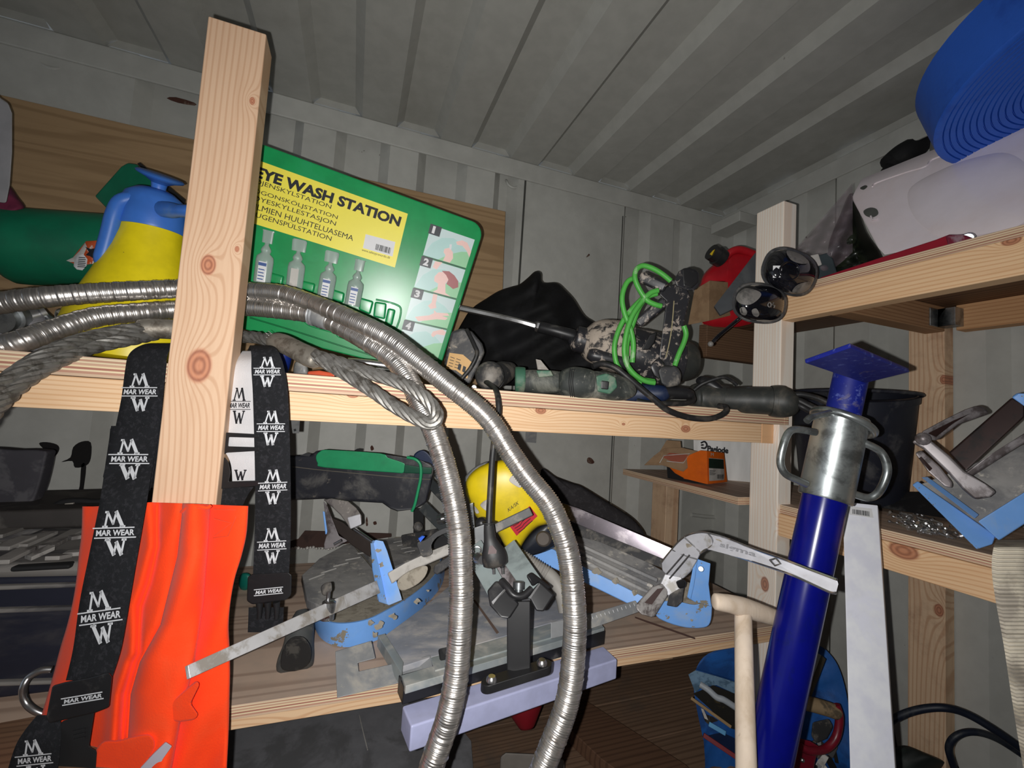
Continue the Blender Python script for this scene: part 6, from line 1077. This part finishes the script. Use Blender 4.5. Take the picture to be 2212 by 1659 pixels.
# ---------------- bottom shelf things ----------------
t = thing('fibre_sheet', 'large dark grey sheet lying on the lowest shelf under the lilac rail', 'panel', WZ(700, 1650, ZB + .01)); slabZ(t, 'sheet', [(380, 1560), (870, 1470), (985, 1560), (1018, 1600), (1030, 1760), (200, 1800)], ZB + .012, .011, mat('sheet_grey', (134, 134, 138), .7, c2=(112, 112, 114), sc=6), .001)
part(t, 'chalk_line', M().tube([WZ(776, 1545, ZB + .0125), WZ(784, 1580, ZB + .0125), WZ(794, 1620, ZB + .0125)], .0012, 4), offw)
t = thing('plank', 'brown timber plank lying diagonally on the lowest shelf under the saw table', 'plank', WZ(1340, 1600, ZB + .02)); slabZ(t, 'plank', [(1222, 1500), (1262, 1510), (1480, 1650), (1560, 1720), (1440, 1740), (1300, 1640), (1215, 1560)], ZB + .035, .034, wood('plank_brown', 0, 1, (110, 82, 64), (78, 56, 44), 150, (), 44, .8), .002)
t = thing('red_funnel', 'dark red tapered plastic object under the lilac saw rail', 'funnel', WD(1138, 1572, .95)); part(t, 'cone', M().lathe(WD(1132, 1520, .95), WD(1138, 1574, .93), [(0, 0), (0, .040), (.2, .038), (.9, .018), (1, .014), (1, 0)], 24), mat('dark_red', (120, 16, 28), .5))
t = thing('grey_block', 'pale grey block at the bottom edge between the two hanging hoses', 'block', WD(1150, 1680, .9)); slab(t, 'block', [(1080, 1634), (1092, 1625), (1160, 1628), (1220, 1640), (1222, 1720), (1078, 1720)], .92, .06, mat('block_pale', (128, 122, 116), .7), .006)
blb = mat('bag_blue', (30, 92, 168), .6, c2=(22, 66, 126), sc=14, lo=.42, hi=.64, bump=.4, bsc=60)
t = thing('blue_carrier_bag', 'blue woven bag full of tools and boxes on the lowest shelf behind the prop', 'bag', WZ(1640, 1640, ZB))
part(t, 'back_side', pill([(1502, 1450, 1.1), (1530, 1412, 1.12), (1600, 1396, 1.12), (1700, 1386, 1.12), (1762, 1392, 1.12), (1792, 1412, 1.1), (1815, 1450, 1.08), (1832, 1520, 1.05), (1845, 1640, 1.0), (1845, 1760, 1.0), (1560, 1760, 1.0), (1520, 1600, 1.02), (1500, 1500, 1.06)], 1.08, .0, .04, 10, .012, 6), blb)
slab(t, 'clear_film', [(1487, 1457), (1502, 1448), (1545, 1460), (1590, 1474), (1590, 1500), (1548, 1480), (1518, 1482), (1502, 1497)], 1.03, .003, mat('bag_film', (120, 150, 176), .3, c2=(84, 110, 132), sc=40))
slab(t, 'blue_fold', [(1502, 1446), (1530, 1414), (1560, 1404), (1600, 1400), (1600, 1474)], 1.04, .01, blb, .002)
t = thing('white_pipe', 'curved white plastic strip lying in the blue bag', 'pipe', WD(1560, 1520, 1.0)); cable(t, [(1512, 1478, 1.02), (1530, 1490, 1.01), (1548, 1506, 1.0), (1564, 1512, .995), (1592, 1530, .99), (1620, 1548, .98)], .007, mat('pipe_white', (160, 166, 172), .5), 'strip')
t = thing('tool_packs', 'dark cardboard tool packets stacked in the blue bag', 'packaging', WD(1560, 1560, 1.02)); pk = mat('pack_dark', (36, 34, 30), .6, c2=(84, 72, 44), sc=30, lo=.6, hi=.68)
slab(t, 'packet', [(1497, 1498), (1540, 1480), (1592, 1500), (1640, 1560), (1640, 1590), (1580, 1574)], 1.02, .012, pk, .001); slab(t, 'packet', [(1516, 1540), (1540, 1548), (1600, 1590), (1600, 1640), (1534, 1590)], 1.035, .012, mat('pack_brown', (50, 44, 40), .6, c2=(90, 84, 70), sc=30, lo=.6, hi=.68), .001); barpx(t, 'brown_edge', (1493, 1508), (1580, 1571), 1.012, .98, 6, .004, mat('edge_tan', (150, 122, 84), .7)); barpx(t, 'light_blue_edge', (1532, 1564), (1568, 1585), 1.0, .99, 9, .004, mat('lightblue', (96, 160, 206), .5))
slab(t, 'packet', [(1530, 1588), (1560, 1582), (1640, 1620), (1640, 1700), (1590, 1640)], 1.0, .02, navy, .001); barpx(t, 'red_edge', (1520, 1588), (1620, 1656), 1.0, .96, 9, .006, mat('dark_red', (120, 16, 28), .5)); slab(t, 'white_corner', [(1514, 1530), (1520, 1532), (1530, 1556), (1522, 1552)], 1.0, .004, offw)
t = thing('painted_batten', 'white-faced wooden batten leaning right of the blue prop', 'batten', WD(1730, 1590, .95)); slab(t, 'batten', [(1752, 1404, .96), (1774, 1415, .96), (1727, 1540, .93), (1700, 1600, .91), (1690, 1590, .91)], 1, .02, mat('batten_white', (170, 172, 166), .6, c2=(140, 136, 126), sc=30, lo=.55, hi=.7), .001); slab(t, 'dark_side', [(1774, 1415, .962), (1784, 1424, .98), (1728, 1570, .93), (1700, 1640, .92), (1700, 1600, .915), (1727, 1540, .935)], 1, .008, mat('batten_side', (82, 76, 60), .7))
t = thing('hand_saw', 'dark red framed saw with worn wooden grip poking out of the blue bag', 'saw', WD(1760, 1650, .9)); dr_ = mat('saw_red', (122, 22, 40), .35, c2=(96, 20, 34), sc=20)
cable(t, [(1806, 1522, .93), (1813, 1545, .925), (1811, 1575, .92), (1802, 1600, .915), (1782, 1618, .91), (1752, 1622, .90), (1730, 1614, .90)], .0078, dr_, 'frame'); slab(t, 'frame_plate', [(1708, 1600), (1716, 1592), (1750, 1600), (1770, 1612), (1762, 1640), (1740, 1760), (1700, 1760)], .905, .012, dr_, .004); part(t, 'rivet', M().ball(WD(1733, 1642, .895), .0045, 10), steel)
part(t, 'wooden_grip', M().tube(pd([(1738, 1518, .93), (1752, 1521, .93), (1790, 1532, .93), (1810, 1540, .93)], 3), [.012, .0145, .0145, .0145, .0145, .0145, .0145, .0145, .0145, .012], 16), mat('grip_wood', (150, 128, 98), .7, c2=(96, 84, 68), sc=24, lo=.48, hi=.62)); slab(t, 'grey_handle', [(1755, 1560), (1790, 1552), (1800, 1570), (1786, 1596), (1764, 1606), (1752, 1590)], .96, .02, dusty, .004)

rj = random.Random(5); tp_ = thing('mixed_tools', 'jumble of dark tool packets and strips deep in the blue bag, right of the prop', 'tools', WD(1790, 1640, .99))
for i in range(14):
    u, v = rj.uniform(1745, 1815), rj.uniform(1560, 1665); barpx(tp_, 'strip', (u, v), (u + rj.uniform(-30, 30), v + rj.uniform(12, 34)), 1.0, 1.0, rj.uniform(6, 16), .008, rj.choice([dusty, navy, pk, offw, blackm, dsteel]), .001)
